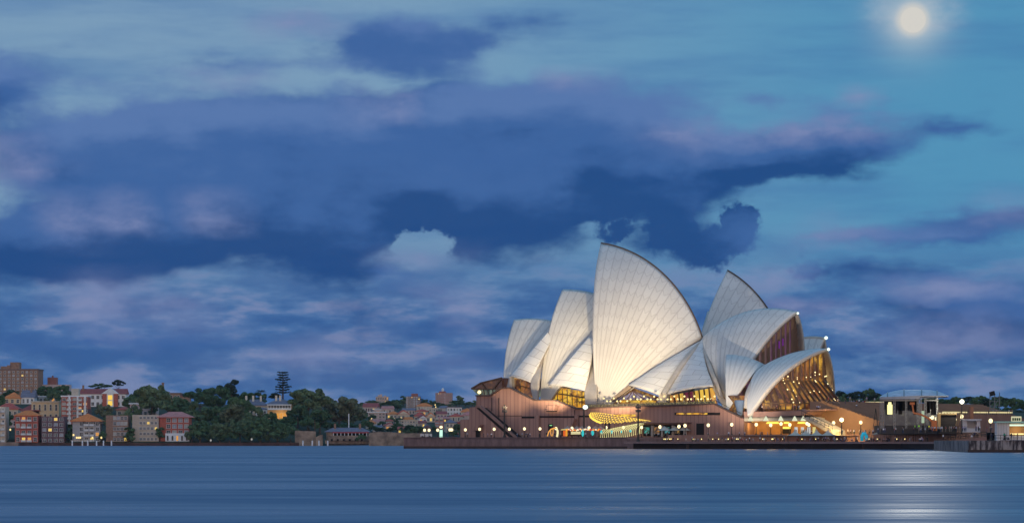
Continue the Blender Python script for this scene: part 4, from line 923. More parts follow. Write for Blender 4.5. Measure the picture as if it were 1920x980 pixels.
for i, (px, y0, y1, r_) in enumerate(((1092.7, 804.5, 818, .42), (1111, 806, 816, .5), (1127.5, 805.5, 813, .35), (1147, 806, 812, .4), (1165, 806, 811, .35), (1182, 804, 810, .38))):
    e = empty('cyan_lantern', (xat(px, FY-1), FY-1, BZ), label='tall glowing cyan lantern among the festival stalls, %s from the left' % ordw(i), cat='lantern', group='cyan festival lanterns')
    z0, z1 = zat(y1, FY-1)-BZ, zat(y0, FY-1)-BZ; m_ = MB(); m_.lathe([(.08, z0), (r_, z0+(z1-z0)*.3), (r_*.9, z0+(z1-z0)*.75), (.12, z1)], 0, 0, 0, 10); m_.build('lantern_body', lamp_mat('cyan_glow', (.05, .60, .62), .95), e, True, local=True)
    m_ = MB(); m_.tube([(0, 0, 0), (0, 0, z0+.1)], .05, 6); m_.build('stem', POLE, e, local=True)
# light sculpture: a long hull of bulb strings above and bent ribs of light below
SCU = empty('light_sculpture', (xat(1160, FY), FY, BZ), label='large whale-like light sculpture of yellow bulb strings and glowing ribs', cat='light sculpture')
YB = lamp_mat('yellow_bulbs', (1.0, .66, .10), 1.5); RB = lamp_mat('pale_rib_light', (.92, .84, .36), 1.05)
topc = spline([(1107, 773, 0), (1125, 773.5, 0), (1150, 777, 0), (1180, 782, 0), (1205, 786, 0), (1221.5, 789, 0)], 48)
botc = spline([(1106.5, 780, 0), (1118, 788, 0), (1130, 792.5, 0), (1160, 792, 0), (1190, 791, 0), (1221.5, 789.5, 0)], 48)
for r_ in range(5):
    m_ = MB(); end = 48 - r_*4
    for k in range(0, end, 2):
        t0 = r_/4.4; a = topc[k].lerp(botc[k], t0); b = topc[k].lerp(botc[k], min(1, t0 + .11)) + Vector((.8, 0, 0)); m_.bar(at(a.x, a.y, FY-1+r_*.6), at(b.x, b.y+.5, FY-1+r_*.6), .26)
    m_.tube([at(topc[k].lerp(botc[k], t0).x, topc[k].lerp(botc[k], t0).y, FY-1+r_*.6) for k in range(0, end)], .05, 4); m_.build('bulb_string', YB, SCU)
m_ = MB(); m_.tube([at(px, py, FY-1.2) for px, py in ((1105.5, 776), (1107, 781), (1112, 785.5), (1119, 789.5), (1127.5, 792.5))], .28, 8); m_.build('hull_light', YB, SCU, True)
m_ = MB()
for px in (1135, 1142): m_.bar(at(px, 819, FY), at(px, 792, FY), .4)
m_.build('frame_post', DARKSLOT, SCU)
for k in range(22):
    t = k/21; bx = 1126 + 76*t; by = 819.3 - (0 if t < .62 else (t-.62)*19); tx = bx + 6 + 4*math.sin(t*3); ty = 803.5 - 13*max(0, (t-.12)/.88)**.8
    m_ = MB(); m_.tube([at(bx, by, FY-1), at(bx+1.2, by-(by-ty)*.55, FY-1.3), at(tx-1.6, ty+2.2, FY-.6), at(tx+2.2, ty, FY+.6)], [.10, .12, .11, .07], 6); m_.build('glowing_rib', RB, SCU, True)

# cyan inflatable arch, flagpole, small service van on the promenade, lit totem and marquee at the plaza
IA = empty('inflatable_arch', (xat(1620, 925), 925, LZ), label='bright cyan inflatable arch between the marquee groups', cat='arch')
m_ = MB(); m_.tube([at(px, py, 925) for px, py in ((1615.8, 826), (1616.2, 817), (1618.5, 812), (1622, 812), (1624.5, 817), (1624.8, 825))], [.45, .5, .55, .55, .5, .4], 10); m_.build('inflated_tube', mat('cyan_vinyl', (.03, .45, .65), .4, emit=(.02, .35, .5), es=.5), IA, True)
IT = empty('information_totem', (xat(827, 1004), 1004, BZ), label='glowing white and green information totem at the plaza end', cat='totem')
m_ = MB(); q = at(827, 812.3, 1004); m_.box(0, 0, q.z-BZ, 1.0, .3, 2.4); m_.build('lit_face', lamp_mat('totem_face', (.55, .90, .72), 1.2), IT, local=True)
m_ = MB(); m_.box(0, .05, .3, 1.1, .4, .6); m_.build('base', POLE, IT, local=True)
m_ = MB(); m_.lathe([(.05, -.45), (.5, -.2), (.5, .2), (.05, .45)], 0, 0, zat(800, 1004)-BZ, 10); m_.build('globe', GL, IT, local=True)
m_ = MB(); m_.tube([(0, .2, 0), (0, .2, zat(800, 1004)-BZ)], .12, 6); m_.build('pole', POLE, IT, local=True)
VN = empty('white_van', (xat(799, 1008), 1008, BZ), label='small white van parked behind the sea wall at the plaza end', cat='van')
m_ = MB(); m_.box(0, 0, .9, 3.8, 1.8, .9); m_.build('body', WH, VN, local=True)
m_ = MB(); m_.hexa([(-1.5, -.8, 1.35), (1.3, -.8, 1.35), (1.3, .8, 1.35), (-1.5, .8, 1.35), (-1.1, -.75, 2.0), (1.0, -.75, 2.0), (1.0, .75, 2.0), (-1.1, .75, 2.0)]); m_.build('cabin', mat('van_glass', (.05, .06, .08), .2), VN, local=True)
m_ = MB(); m_.box(-.05, 0, 2.05, 2.2, 1.6, .12); m_.build('roof', WH, VN, local=True)
for dx in (-1.2, 1.2):
    for dy in (-.9, .8):
        m_ = MB(); m_.tube([(dx, dy, .35), (dx, dy+.15, .35)], .35, 12); m_.build('wheel', DARKSLOT, VN, local=True)
# cafe tables on the lower walk: each a table with a small candle lamp
TB = mat('table_top_wood', (.20, .13, .10), .6)
def cafe_table():
    e = empty('cafe_table'); m_ = MB(); m_.lathe([(.55, .70), (.55, .75)], 0, 0, 0, 12); m_.build('table_top', TB, e, local=True)
    m_ = MB(); m_.tube([(0, 0, 0), (0, 0, .7)], .06, 6); m_.build('leg', POLE, e, local=True)
    m_ = MB(); m_.lathe([(.05, .75), (.13, .82), (.13, 1.0), (.05, 1.08)], 0, 0, 0, 8); m_.build('table_lamp', lamp_mat('table_lamp_glow', (1.0, .80, .30), 2.0), e, local=True); return e
ct = cafe_table(); first = True
def edgeY(px): 
    P = [(1170, 962), (1480, 935), (1690, 905), (1818, 860)]
    for (a, ya), (b, yb) in zip(P, P[1:]):
        if px <= b: return ya + (yb-ya)*(px-a)/(b-a)
    return 860
for i, px in enumerate(sorted(random.uniform(1236, 1705) for _ in range(30))):
    Y = edgeY(px) + 3.2 + random.random()*2.5; o = ct if first else copy_tree(ct); first = False
    o.location = (xat(px, Y), Y, LZ); tag(o, 'round cafe table with a small yellow lamp, %s from the left on the lower walk' % ordw(i), 'table', 'cafe tables on the lower walk')
# lamps of the podium bar
bl = None
for i in range(34):
    px = 1132 + i*6.3; q = onp(O1, px, 752 - (px-1132)*.03, WL-5 - random.random()*5); z_ = onp(O1, px, 757.5 if px > 1180 else 761, WL).z
    if bl is None:
        bl = empty('bar_lamp'); m_ = MB(); m_.tube([(0, 0, 0), (0, 0, 1.5)], .04, 6); m_.build('stem', POLE, bl, local=True)
        m_ = MB(); m_.lathe([(.06, 1.45), (.30, 1.6), (.30, 1.9), (.06, 2.05)], 0, 0, 0, 8); m_.build('shade', lamp_mat('bar_lamp_glow', (1.0, .80, .34), 1.5), bl, local=True); o = bl
    else: o = copy_tree(bl)
    o.location = (q.x, q.y, z_ + (.9 if i % 3 == 0 else 0)); tag(o, 'small warm lamp among the drinkers on the podium bar, %s from the left' % ordw(i), 'lamp', 'lamps of the podium bar')
# ------------------------------------------------------------------ people: one continuous body per pose, coloured per region; copies carry their own clothes
def body(pose):
    V, E, Rd, C = [], [], [], []
    def v(p, r, c, parent=None):
        V.append(Vector(p)); Rd.append(r); C.append(c)
        if parent is not None: E.append((parent, len(V)-1))
        return len(V)-1
    seat = pose in ('sit', 'sit_lean'); hz = .50 if seat else .93
    lean = .10 if pose == 'sit_lean' else 0.0
    pel = v((0, 0, hz), .15, 2); wa = v((0, -.01-lean*.3, hz+.17), .125, 1, pel); ch = v((0, -.01-lean, hz+.40), .165, 1, wa)
    nk = v((0, -.01-lean*1.1, hz+.55), .065, 0, ch); hd = v((0, -.02-lean*1.3, hz+.66), .10, 0, nk); hd2 = v((0, -.015-lean*1.3, hz+.76), .095, 3, hd)
    v((0, -.125-lean*1.3, hz+.68), .018, 0, hd)
    for sx in (-1, 1):
        sh = v((sx*.19, 0-lean, hz+.46), .065, 1, ch)
        if pose == 'stand': el, wr = (sx*.25, .02, hz+.20), (sx*.24, -.05, hz-.04)
        elif pose == 'walk': el, wr = (sx*.25, sx*.10, hz+.21), (sx*.24, sx*.12-.10, hz+.02)
        elif pose == 'drink': el, wr = (sx*.26, -.03, hz+.20), (sx*.16, -.26, hz+(.34 if sx > 0 else .14))
        else: el, wr = (sx*.25, -.06-lean, hz+.22), (sx*.15, -.30-lean, hz+.20)
        e = v(el, .048, 1, sh); w = v(wr, .034, 0, e); d = (Vector(wr)-Vector(el)).normalized(); v(Vector(wr)+d*.10, .036, 0, w)
        hp = v((sx*.09, 0, hz-.05), .105, 2, pel)
        if seat: kn, an = (sx*.12, -.44, hz-.02), (sx*.12, -.46, .08)
        elif pose == 'walk': kn, an = (sx*.10, -sx*.16-.04, .50), (sx*.10, -sx*.26+.05, .09)
        else: kn, an = (sx*.11, -.02, .49), (sx*.12, .02, .08)
        k = v(kn, .068, 2, hp); a = v(an, .045, 2, k); v((an[0], an[1]-.16, .045), .04, 4, a)
    me = bpy.data.meshes.new('skeleton'); me.from_pydata([tuple(p) for p in V], E, []); o = bpy.data.objects.new('skeleton', me); COL.objects.link(o)
    o.modifiers.new('s', 'SKIN'); o.modifiers.new('u', 'SUBSURF').levels = 1
    for i, d in enumerate(me.skin_vertices[0].data): d.radius = (Rd[i], Rd[i]*(.8 if C[i] == 1 and Rd[i] > .1 else 1)); d.use_root = (i == 0)
    bpy.context.view_layer.update()
    ev = o.evaluated_get(bpy.context.evaluated_depsgraph_get()); nm = bpy.data.meshes.new_from_object(ev); nm.name = 'person_' + pose
    nm.materials.clear()
    for k in range(5): nm.materials.append(DARKSLOT)
    for f in nm.polygons:
        c = f.center; best = min(range(len(V)), key=lambda i: (V[i]-c).length - Rd[i]*.6); f.material_index = C[best]; f.use_smooth = True
    bpy.data.objects.remove(o); return nm
BODY = {p: body(p) for p in ('stand', 'walk', 'drink', 'sit', 'sit_lean')}
SKINS = [mat('skin_tone_%s' % n, c, .6, .05) for n, c in (('fair', (.50, .31, .23)), ('tan', (.36, .20, .13)), ('deep', (.16, .08, .05)))]
HAIRS = [mat('hair_%s' % n, c, .7, .1) for n, c in (('dark', (.02, .015, .012)), ('brown', (.09, .045, .02)), ('blond', (.35, .24, .11)))]
SHOES = mat('dark_shoes', (.03, .03, .03), .6)
TOPS = [(n, mat('%s_shirt' % n, c, .85, .06)) for n, c in (('white', (.75, .72, .74)), ('black', (.02, .02, .025)), ('pale grey', (.38, .35, .40)), ('navy', (.03, .04, .10)), ('red', (.42, .04, .04)), ('lilac', (.40, .30, .45)), ('maroon', (.13, .03, .04)), ('tan', (.40, .27, .18)))]
BOTS = [mat('%s_trousers' % n, c, .85, .06) for n, c in (('black', (.02, .02, .022)), ('blue', (.05, .07, .14)), ('beige', (.30, .23, .17)))]
TW = [9, 4, 6, 2, 2, 5, 2, 2]
def person(x, y, z_, pose, where, group, rz=None, top=None, label=None):
    o = bpy.data.objects.new('person', BODY[pose]); COL.objects.link(o); o.location = (x, y, z_); o.rotation_euler = (0, 0, random.uniform(-3.1, 3.1) if rz is None else rz)
    s = random.uniform(.94, 1.06); o.scale = (s, s, s)
    n, tm = random.choices(TOPS, TW)[0] if top is None else top
    for i, m in enumerate((random.choices(SKINS, (5, 2, 1))[0], tm, random.choices(BOTS, (5, 3, 2))[0], random.choices(HAIRS, (5, 3, 2))[0], SHOES)):
        o.material_slots[i].link = 'OBJECT'; o.material_slots[i].material = m
    verb = {'stand': 'standing', 'walk': 'walking', 'drink': 'holding a drink', 'sit': 'sitting', 'sit_lean': 'leaning forward'}[pose]
    tag(o, label or 'person in a %s top %s %s' % (n, verb, where), 'person', group); return o
def crowd(n, pxa, pxb, Yf, spread, zf, poses, where, group):
    for i in range(n):
        px = random.uniform(pxa, pxb); Y = Yf(px) + random.random()*spread; person(xat(px, Y), Y, zf(px), random.choice(poses), where, group)
S2 = ['stand', 'walk', 'drink']; SS = ['sit', 'sit', 'sit_lean', 'drink', 'stand']
crowd(84, 1245, 1645, lambda p: edgeY(p)+1.6, 7, lambda p: LZ, SS, 'at the waterside tables', 'crowd at the waterside tables')
crowd(26, 1626, 1740, lambda p: edgeY(p)+2, 6, lambda p: LZ, SS, 'at the clustered marquees', 'crowd at the clustered marquees')
crowd(10, 968, 1015, lambda p: 991, 4, lambda p: BZ, S2, 'below the long wall slot', 'people on the promenade left of the stalls')
crowd(18, 1020, 1135, lambda p: 977.5+(1135-p)*.05, 9, lambda p: BZ, S2, 'among the lantern stalls', 'people among the lantern stalls')
crowd(10, 1206, 1290, lambda p: 976.5-(p-1206)*.045, 2, lambda p: BZ, S2, 'in front of the undercroft bar', 'people at the undercroft bar')
crowd(9, 1300, 1440, lambda p: 953, 3, lambda p: UZ-.6, S2, 'below the plain podium wall', 'people below the podium wall')
crowd(9, 1478, 1535, lambda p: 950, 3, lambda p: UZ, S2, 'by the lit doorways', 'people by the lit doorways')
crowd(17, 1558, 1640, lambda p: 940, 6, lambda p: UZ, S2, 'at the forecourt steps', 'people at the foot of the steps')
crowd(12, 1645, 1742, lambda p: 896, 8, lambda p: UZ+.4, S2, 'in front of the stage', 'people in front of the stage')
crowd(20, 1742, 1802, lambda p: 880, 8, lambda p: 5.05, S2, 'beneath the clustered globe lamps', 'people beneath the cluster of globe lamps')
crowd(11, 1804, 1862, lambda p: 878, 8, lambda p: 5.15, S2, 'around the white food kiosk', 'people around the white kiosk')
crowd(6, 795, 862, lambda p: 1004, 5, lambda p: BZ, S2, 'on the plaza beside the information totem', 'people on the plaza')
for px in (914.5, 921.5, 876, 907): person(xat(px, 1000), 1001, BZ, 'stand', 'near the staircase slot', 'people near the staircase slot')
# podium bar
for i in range(20):
    px = random.uniform(1130, 1352); q = onp(O1, px, 752, WL-3-random.random()*6); z_ = onp(O1, px, 765 - (px-1105)*.034, WL).z
    person(q.x, q.y, z_+.2, random.choice(['stand', 'drink']), 'on the podium bar', 'drinkers on the podium bar')
for i in range(14):
    px = random.uniform(1400, 1538); q = onp(O1, px, 765, WL-5-random.random()*3); person(q.x, q.y, onp(O1, 1450, 769.5, WL-4).z, random.choice(['stand', 'drink']), 'on the restaurant terrace', 'drinkers on the restaurant terrace')
dk_ = MB(); dk_.prism([wp(1395, 773, -4.2), wp(1550, 766, -4.2), wp(1550, 769, -4.2), wp(1395, 776, -4.2)], -NR*22); dk_.build('restaurant_deck', GRAN_PLAIN, OH)
# on the steps
def on_steps(px, py, l):
    q = onp(O1, px, py, l); s = loc3(O1, q)[0]; k = min(NS-1, max(0, math.floor((s-s0)/run*NS))); return Vector((q.x, q.y, ztop - (ztop-zbot)*(k+1)/NS if s > s0 else ztop))
for i, (px, py, l) in enumerate(((1562, 765, 34), (1571, 763, 33), (1573, 764, 33), (1594, 766, 20), (1611, 778, 15), (1625, 778, 8), (1553, 770, 35), (1606, 789, 26), (1640, 770, -10), (1585, 772, 26))):
    q = on_steps(px, py, l); person(q.x, q.y, q.z, random.choice(['stand', 'walk', 'sit' if i in (4, 7) else 'stand']), 'on the wide forecourt steps', 'people scattered over the forecourt steps')
for i in range(8):
    px = 1586 + i*5.2 + random.uniform(-1.5, 1.5); q = at(px, 755.5, 1058); person(q.x, q.y+1, q.z-.6, 'stand', 'along the garden wall', 'people along the garden wall', top=TOPS[4] if i in (4, 7) else (TOPS[5] if i % 2 else None))
hv = lambda n, c: (n, mat('%s_vest' % n.replace('-', '_').replace(' ', '_'), c, .7, .05, emit=c, es=.25))
for i, px in enumerate((1715.5, 1723, 1742)):
    q = Vector((xat(px, 890), 890, 5.5)); person(q.x, q.y, q.z, 'stand', '', 'stage crew in bright vests', top=hv('lime green', (.30, .75, .05)) if i < 2 else hv('yellow', (.80, .75, .05)), label=('person in a lime green vest standing before the stage, %s of two' % ('left' if i == 0 else 'right')) if i < 2 else 'person in a yellow vest standing by the right stage column')
for i, px in enumerate((1862, 1868, 1895, 1897.5, 1892)):
    q = at(px, 777, 978); person(q.x, q.y, q.z, 'stand', 'on top of the brown terrace wall', 'people on the terrace wall', top=TOPS[4] if i in (2,) else None)
person(xat(1882, PD-4.5), PD-5.5, zt-.0, 'stand', '', None, rz=.4, top=('green', mat('green_shirt', (.02, .35, .20))), label='person in a green shirt leaning on the pier railing')
for px, t, l in ((1893.5, TOPS[1], 'person in black standing at the pier railing beside the trolley'), (1898, TOPS[6], 'person in a maroon top at the kiosk counter on the pier'), (1917.5, ('pale blue', mat('pale_blue_shirt', (.22, .36, .68))), 'person in a pale blue shirt on the pier at the frame edge'), (1904, TOPS[1], 'second dark figure bending by the pier kiosk')):
    person(xat(px, PD-4.5), PD-6.5 - (px-1893)*.08, zt, 'stand', '', None, top=t, label=l)
for i, (px, py, Y) in enumerate(((1767.5, 823, 862), (1823, 818.5, 857), (1826.5, 819.5, 856), (1832.5, 818.5, 857), (1821, 824, 855), (1858, 824, 690))):
    person(xat(px, Y), Y-1, zat(py, Y)-.2, 'stand', 'on the ramp at the quay end', 'people on the ramp')

# ------------------------------------------------------------------ far shores: land, sea walls, trees, houses
def lerp(a, b, t): return a + (b-a)*t
def interp(tab, x_):
    tab = sorted(tab)
    if x_ <= tab[0][0]: return tab[0][1]
    for (a, ya), (b, yb) in zip(tab, tab[1:]):
        if x_ <= b: return lerp(ya, yb, (x_-a)/(b-a))
    return tab[-1][1]
LEFT = [(829.5, 1484), (822, 1496), (800, 1540), (775, 1620), (755, 1710), (738, 1800), (700, 1960)]       # base row in the photo -> distance
MID = [(822, 1640), (808, 1720), (795, 1830), (785, 1960), (775, 2130), (765, 2330), (755, 2560), (740, 2900)]
def landD(px, py): k = min(1, max(0, (px-590)/90)); k = k*k*(3-2*k); return lerp(interp(LEFT, py), interp(MID, py), k)
GRASS = mat('dark_hillside_ground', (.045, .050, .028), .95, .35, .05)
def ridge(px): return interp([(-500, 745), (120, 745), (250, 752), (440, 758), (600, 757), (680, 757), (960, 757), (1300, 760)], px)
lm = MB(); G = []
for i in range(61):
    px = -500 + 30*i; row = [at(px, 829.5, landD(px, 829.5)-2) - UP*3]
    for j in range(17): py = lerp(829.5, ridge(px), j/16); row.append(at(px, py, landD(px, py)))
    e = row[-1]; row.append(e + Vector((0, 250, -6))); row.append(e + Vector((0, 900, -50))); G.append(row)
grid_mesh(lm, G); tag(lm.build('hillside', GRASS, None, True), kind='structure', label='dark wooded headland and hillside across the water')
rm = MB(); G = []
RIGHT = [(805, 1060), (780, 1120), (765, 1260), (755, 1420)]
for i in range(30):
    px = 1420 + 40*i; row = [at(px, 805, 1060) - UP*4]
    for j in range(9): py = lerp(805, interp([(1420, 768), (1700, 764), (1920, 768), (2600, 770)], px), j/8); row.append(at(px, py, interp(RIGHT, py)))
    row.append(row[-1] + Vector((0, 900, -10))); G.append(row)
grid_mesh(rm, G); tag(rm.build('garden_hill', GRASS, None, True), kind='structure', label='low wooded garden hill behind the forecourt')

SANDST = mat('weathered_sandstone', (.30, .22, .16), .9, .45, .35, bump=.3)
SHOREW = mat('dark_shore_wall', (.10, .055, .045), .9, .35, .4)
def wall_seg(name, m, pts, dep=2.5, label=None, cat='sea wall', zb=-.5):
    mb = MB()
    for (xa, ya, Ya), (xb, yb, Yb) in zip(pts, pts[1:]):
        A, B = at(xa, ya, Ya), at(xb, yb, Yb); mb.hexa([Vector((A.x, A.y, zb)), Vector((B.x, B.y, zb)), Vector((B.x, B.y+dep, zb)), Vector((A.x, A.y+dep, zb)), A, B, B+Vector((0, dep, 0)), A+Vector((0, dep, 0))])
    o = mb.build(name, m); tag(o, label, cat); return o
wall_seg('shore_wall', SHOREW, [(-120, 830, 1478), (0, 829.5, 1478), (260, 829.5, 1476), (420, 829, 1474), (560, 829, 1474)], label='low dark sea wall in front of the left apartment houses')
wall_seg('shore_wall', mat('pale_shore_kerb', (.30, .22, .17), .9, .3, .3), [(-120, 828.3, 1475), (34, 828.3, 1475)], 2, 'short pale kerb wall at the far left of the shore')
wall_seg('stone_wall', SANDST, [(553, 806.5, 1482), (592, 808, 1482)], 2.5, 'tall sandstone wall left of the boathouse')
wall_seg('stone_wall', SANDST, [(592, 819, 1479), (600, 815, 1479), (605, 814, 1479)], 2.5, 'short stepped sandstone wall beside the boathouse')
wall_seg('stone_wall', SANDST, [(692, 812, 1476), (700, 809.5, 1476), (726, 809, 1476), (760, 811.5, 1474), (800, 811.5, 1472)], 2.5, 'rough sandstone sea wall right of the boathouse')

# ---- trees
LEAF = {}
def leafmat(name, a, b):
    m = bpy.data.materials.new(name); m.use_nodes = True; t = m.node_tree; N = NT(t); p = t.nodes['Principled BSDF']
    tcn = t.nodes.new('ShaderNodeTexCoord'); oi = t.nodes.new('ShaderNodeObjectInfo'); n1 = N.noise(tcn.outputs['Object'], .35, 4, .7)
    f = N.math('ADD', N.rng(n1, .3, .7), N.math('MULTIPLY', N.math('SUBTRACT', oi.outputs['Random'], .5), .6), clamp=True)
    t.links.new(N.mix(f, a, b), p.inputs['Base Color']); p.inputs['Roughness'].default_value = .75; p.inputs['Specular IOR Level'].default_value = .15; LEAF[name] = m; return m
LD_ = leafmat('dark_leaves', (.045, .095, .055), (.13, .21, .095)); LM_ = leafmat('mid_leaves', (.075, .135, .075), (.20, .26, .13)); LO_ = leafmat('olive_leaves', (.11, .14, .08), (.26, .27, .16)); LP_ = leafmat('pine_needles', (.018, .038, .030), (.045, .07, .05))
BARK = mat('grey_brown_bark', (.10, .07, .05), .9, .3, 1)
def leaf_quads(mb, c, r, n, size, rnd, flat=1.0):
    for _ in range(n):
        while True:
            d = Vector((rnd.uniform(-1, 1), rnd.uniform(-1, 1), rnd.uniform(-1, 1)))
            if .2 < d.length < 1: break
        d = d.normalized() * (d.length**.35); p = Vector((c[0]+d.x*r[0], c[1]+d.y*r[1], c[2]+d.z*r[2]))
        nrm = (d + Vector((rnd.uniform(-.8, .8), rnd.uniform(-.8, .8), rnd.uniform(-.5, .8)))).normalized(); u = nrm.orthogonal().normalized(); v_ = nrm.cross(u); s = size*rnd.uniform(.6, 1.3); a = rnd.uniform(0, 6.28)
        u2, v2 = u*math.cos(a)+v_*math.sin(a), -u*math.sin(a)+v_*math.cos(a)
        mb.add([p+u2*s, p+v2*s*.6+nrm*s*.15, p-u2*s, p-v2*s*.6-nrm*s*.1], [(0, 1, 2, 3)])
def make_tree(name, m, lobes, H, seed, leafn=260, size=.55, trunk_r=.35, split=.3, extra=0):
    """unit tree: height H metres, lobes (x, z, rx, rz) in fractions; returns an Empty with crown and trunk"""
    rnd = random.Random(seed); e = empty(name); cr = MB(); tr_ = MB(); base = Vector((0, 0, -1.5)); fork = Vector((0, 0, H*split)); tr_.tube([base, base.lerp(fork, .5)+Vector((.1, 0, 0)), fork], [trunk_r*1.2, trunk_r, trunk_r*.8], 7)
    for (lx, lz, rx, rz) in lobes:
        c = Vector((lx*H, rnd.uniform(-.25, .25)*H*.6, lz*H)); tr_.tube([fork, fork.lerp(c, .5) + Vector((0, 0, -.03*H)), c], [trunk_r*.6, trunk_r*.35, trunk_r*.12], 5)
        k = max(6, int(rx*H*1.1))
        for q in range(k):    # clumps within the lobe
            a, b = rnd.uniform(0, 6.28), rnd.uniform(-.5, 1); rr = rnd.uniform(.45, 1); cc = (c.x+math.cos(a)*rx*H*rr*math.cos(b), c.y+math.sin(a)*rx*H*rr*math.cos(b), c.z+math.sin(b)*rz*H*rr)
            s_ = rnd.uniform(.36, .58); leaf_quads(cr, cc, (rx*H*s_, rx*H*s_, rz*H*s_*.9), int(leafn/ k * 2.3), size, rnd)
    cr.build('crown', m, e, local=True); tr_.build('trunk', BARK, e, local=True); return e
def conifer(name, m, H, seed, tiers=9, wide=.22, top=.0, gap=True):
    rnd = random.Random(seed); e = empty(name); cr = MB(); tr_ = MB(); tr_.tube([(0, 0, -1.5), (0, 0, H*.6), (0, 0, H)], [.45, .3, .08], 7)
    for k in range(tiers):
        t = k/(tiers-1); z_ = H*(.28 + .70*t); R_ = H*wide*(1 - top*t)*(.55 + .55*rnd.random())
        for a in range(7):
            an = a*6.283/7 + rnd.uniform(-.3, .3); L = R_*rnd.uniform(.6, 1.1); tip = Vector((math.cos(an)*L, math.sin(an)*L, z_ + L*.22)); tr_.tube([(0, 0, z_), tip], [.09, .03], 4)
            for q in range(3): p = Vector((0, 0, z_)).lerp(tip, .45+.3*q); leaf_quads(cr, p, (H*.04, H*.04, H*.014), 9, .38, rnd)
    cr.build('crown', m, e, local=True); tr_.build('trunk', BARK, e, local=True); return e
DOME = [(-.42, .52, .26, .20), (.0, .62, .34, .26), (.42, .52, .27, .20), (-.22, .74, .24, .18), (.24, .76, .24, .17), (.0, .40, .40, .16)]
ROUND = [(-.2, .52, .25, .22), (.2, .55, .25, .24), (.0, .78, .25, .20), (.03, .40, .32, .18)]
TALLT = [(0, .5, .22, .22), (-.08, .7, .20, .18), (.08, .86, .15, .13), (.05, .34, .24, .14)]
SPR = [(-.5, .66, .24, .13), (-.1, .80, .30, .14), (.4, .72, .28, .13), (.1, .60, .40, .12)]
BUSH = [(-.3, .40, .38, .34), (.3, .42, .38, .34), (0, .6, .38, .34)]
PROTO = {}
def proto(kind, m):
    key = (kind, m.name)
    if key not in PROTO:
        nm = {'dome': 'fig_tree', 'round': 'broadleaf_tree', 'tall': 'slender_tree', 'spread': 'spreading_tree', 'bush': 'bush'}[kind]
        PROTO[key] = [False, make_tree(nm, m, {'dome': DOME, 'round': ROUND, 'tall': TALLT, 'spread': SPR, 'bush': BUSH}[kind], 12.0, hash(kind) % 7 + len(m.name), {'dome': 420, 'round': 340, 'tall': 260, 'spread': 260, 'bush': 300}[kind], {'bush': .6}.get(kind, .5), .4, .12 if kind == 'bush' else .3)]
    p = PROTO[key]
    if not p[0]: p[0] = True; return p[1]
    return copy_tree(p[1])
WIDTHS = {'dome': 1.36, 'round': .92, 'tall': .52, 'spread': 1.5, 'bush': 1.3}
def tree(px, ytop, w, ybase, kind, m, label, group=None, Y=None, cat=None):
    Y = Y or landD(px, ybase); h = (ybase-ytop)/F*Y; W = w/F*Y; o = proto(kind, m); q = at(px, ybase, Y); o.location = (q.x, q.y, q.z); sz = h/12.0/.98; sx = W/(12*WIDTHS[kind])
    o.scale = (sx, sx, sz); o.rotation_euler = (0, 0, random.choice([0, math.pi]) + random.uniform(-.4, .4)); tag(o, label, cat or ('bush' if kind == 'bush' else 'tree'), group); return o
kn = {'dark_leaves': 'dark green', 'mid_leaves': 'mid green', 'olive_leaves': 'olive green', 'pine_needles': 'blackish green'}
kd = {'dome': 'broad domed tree', 'round': 'round leafy tree', 'tall': 'slender upright tree', 'spread': 'flat spreading tree', 'bush': 'low bush'}
def rowtrees(rows, phrase, group):
    rows = sorted(rows)
    for i, (px, yt, w, yb, kind, m) in enumerate(rows): tree(px, yt, w, yb, kind, m, '%s %s, %s from left %s' % (kn[m.name], kd[kind], ordw(i), phrase), group)
# left headland: trees between and behind the apartment houses
rowtrees([(0, 738, 24, 775, 'round', LD_), (20, 729, 34, 748, 'bush', LD_), (86, 722, 42, 752, 'round', LD_), (115, 720, 44, 752, 'dome', LD_), (104, 732, 34, 756, 'bush', LM_), (188, 717.5, 48, 740, 'spread', LD_), (245, 742, 34, 775, 'round', LD_), (255, 757, 30, 785, 'bush', LM_)], 'on the left apartment hill', 'skyline trees of the left apartment hill')
rowtrees([(12, 767, 30, 808, 'round', LD_), (60, 800, 24, 826, 'bush', LD_), (134, 795, 18, 826, 'tall', LD_), (195, 756, 34, 790, 'dome', LO_), (205, 775, 30, 808, 'round', LM_), (236, 765, 30, 800, 'bush', LM_), (192, 806, 16, 828, 'bush', LD_), (243, 800, 18, 828, 'tall', LD_), (246, 815, 20, 829, 'bush', LM_), (288, 756, 16, 780, 'tall', LD_), (300, 800, 14, 827, 'tall', LD_), (125, 812, 20, 828, 'bush', LD_)], 'between the left apartment houses', 'trees between the left apartment houses')
rowtrees([(285, 719, 76, 785, 'dome', LM_), (262, 727, 44, 772, 'round', LD_), (318, 733, 60, 790, 'round', LM_), (340, 745, 50, 800, 'round', LD_), (375, 726, 60, 780, 'spread', LD_), (405, 720, 74, 780, 'dome', LD_), (434, 711, 28, 760, 'tall', LP_), (462, 733, 44, 770, 'round', LD_), (448, 742, 60, 792, 'dome', LD_), (487, 735, 24, 768, 'tall', LD_), (516, 735, 26, 752, 'round', LP_)], 'on the wooded headland skyline', 'skyline trees of the wooded headland')
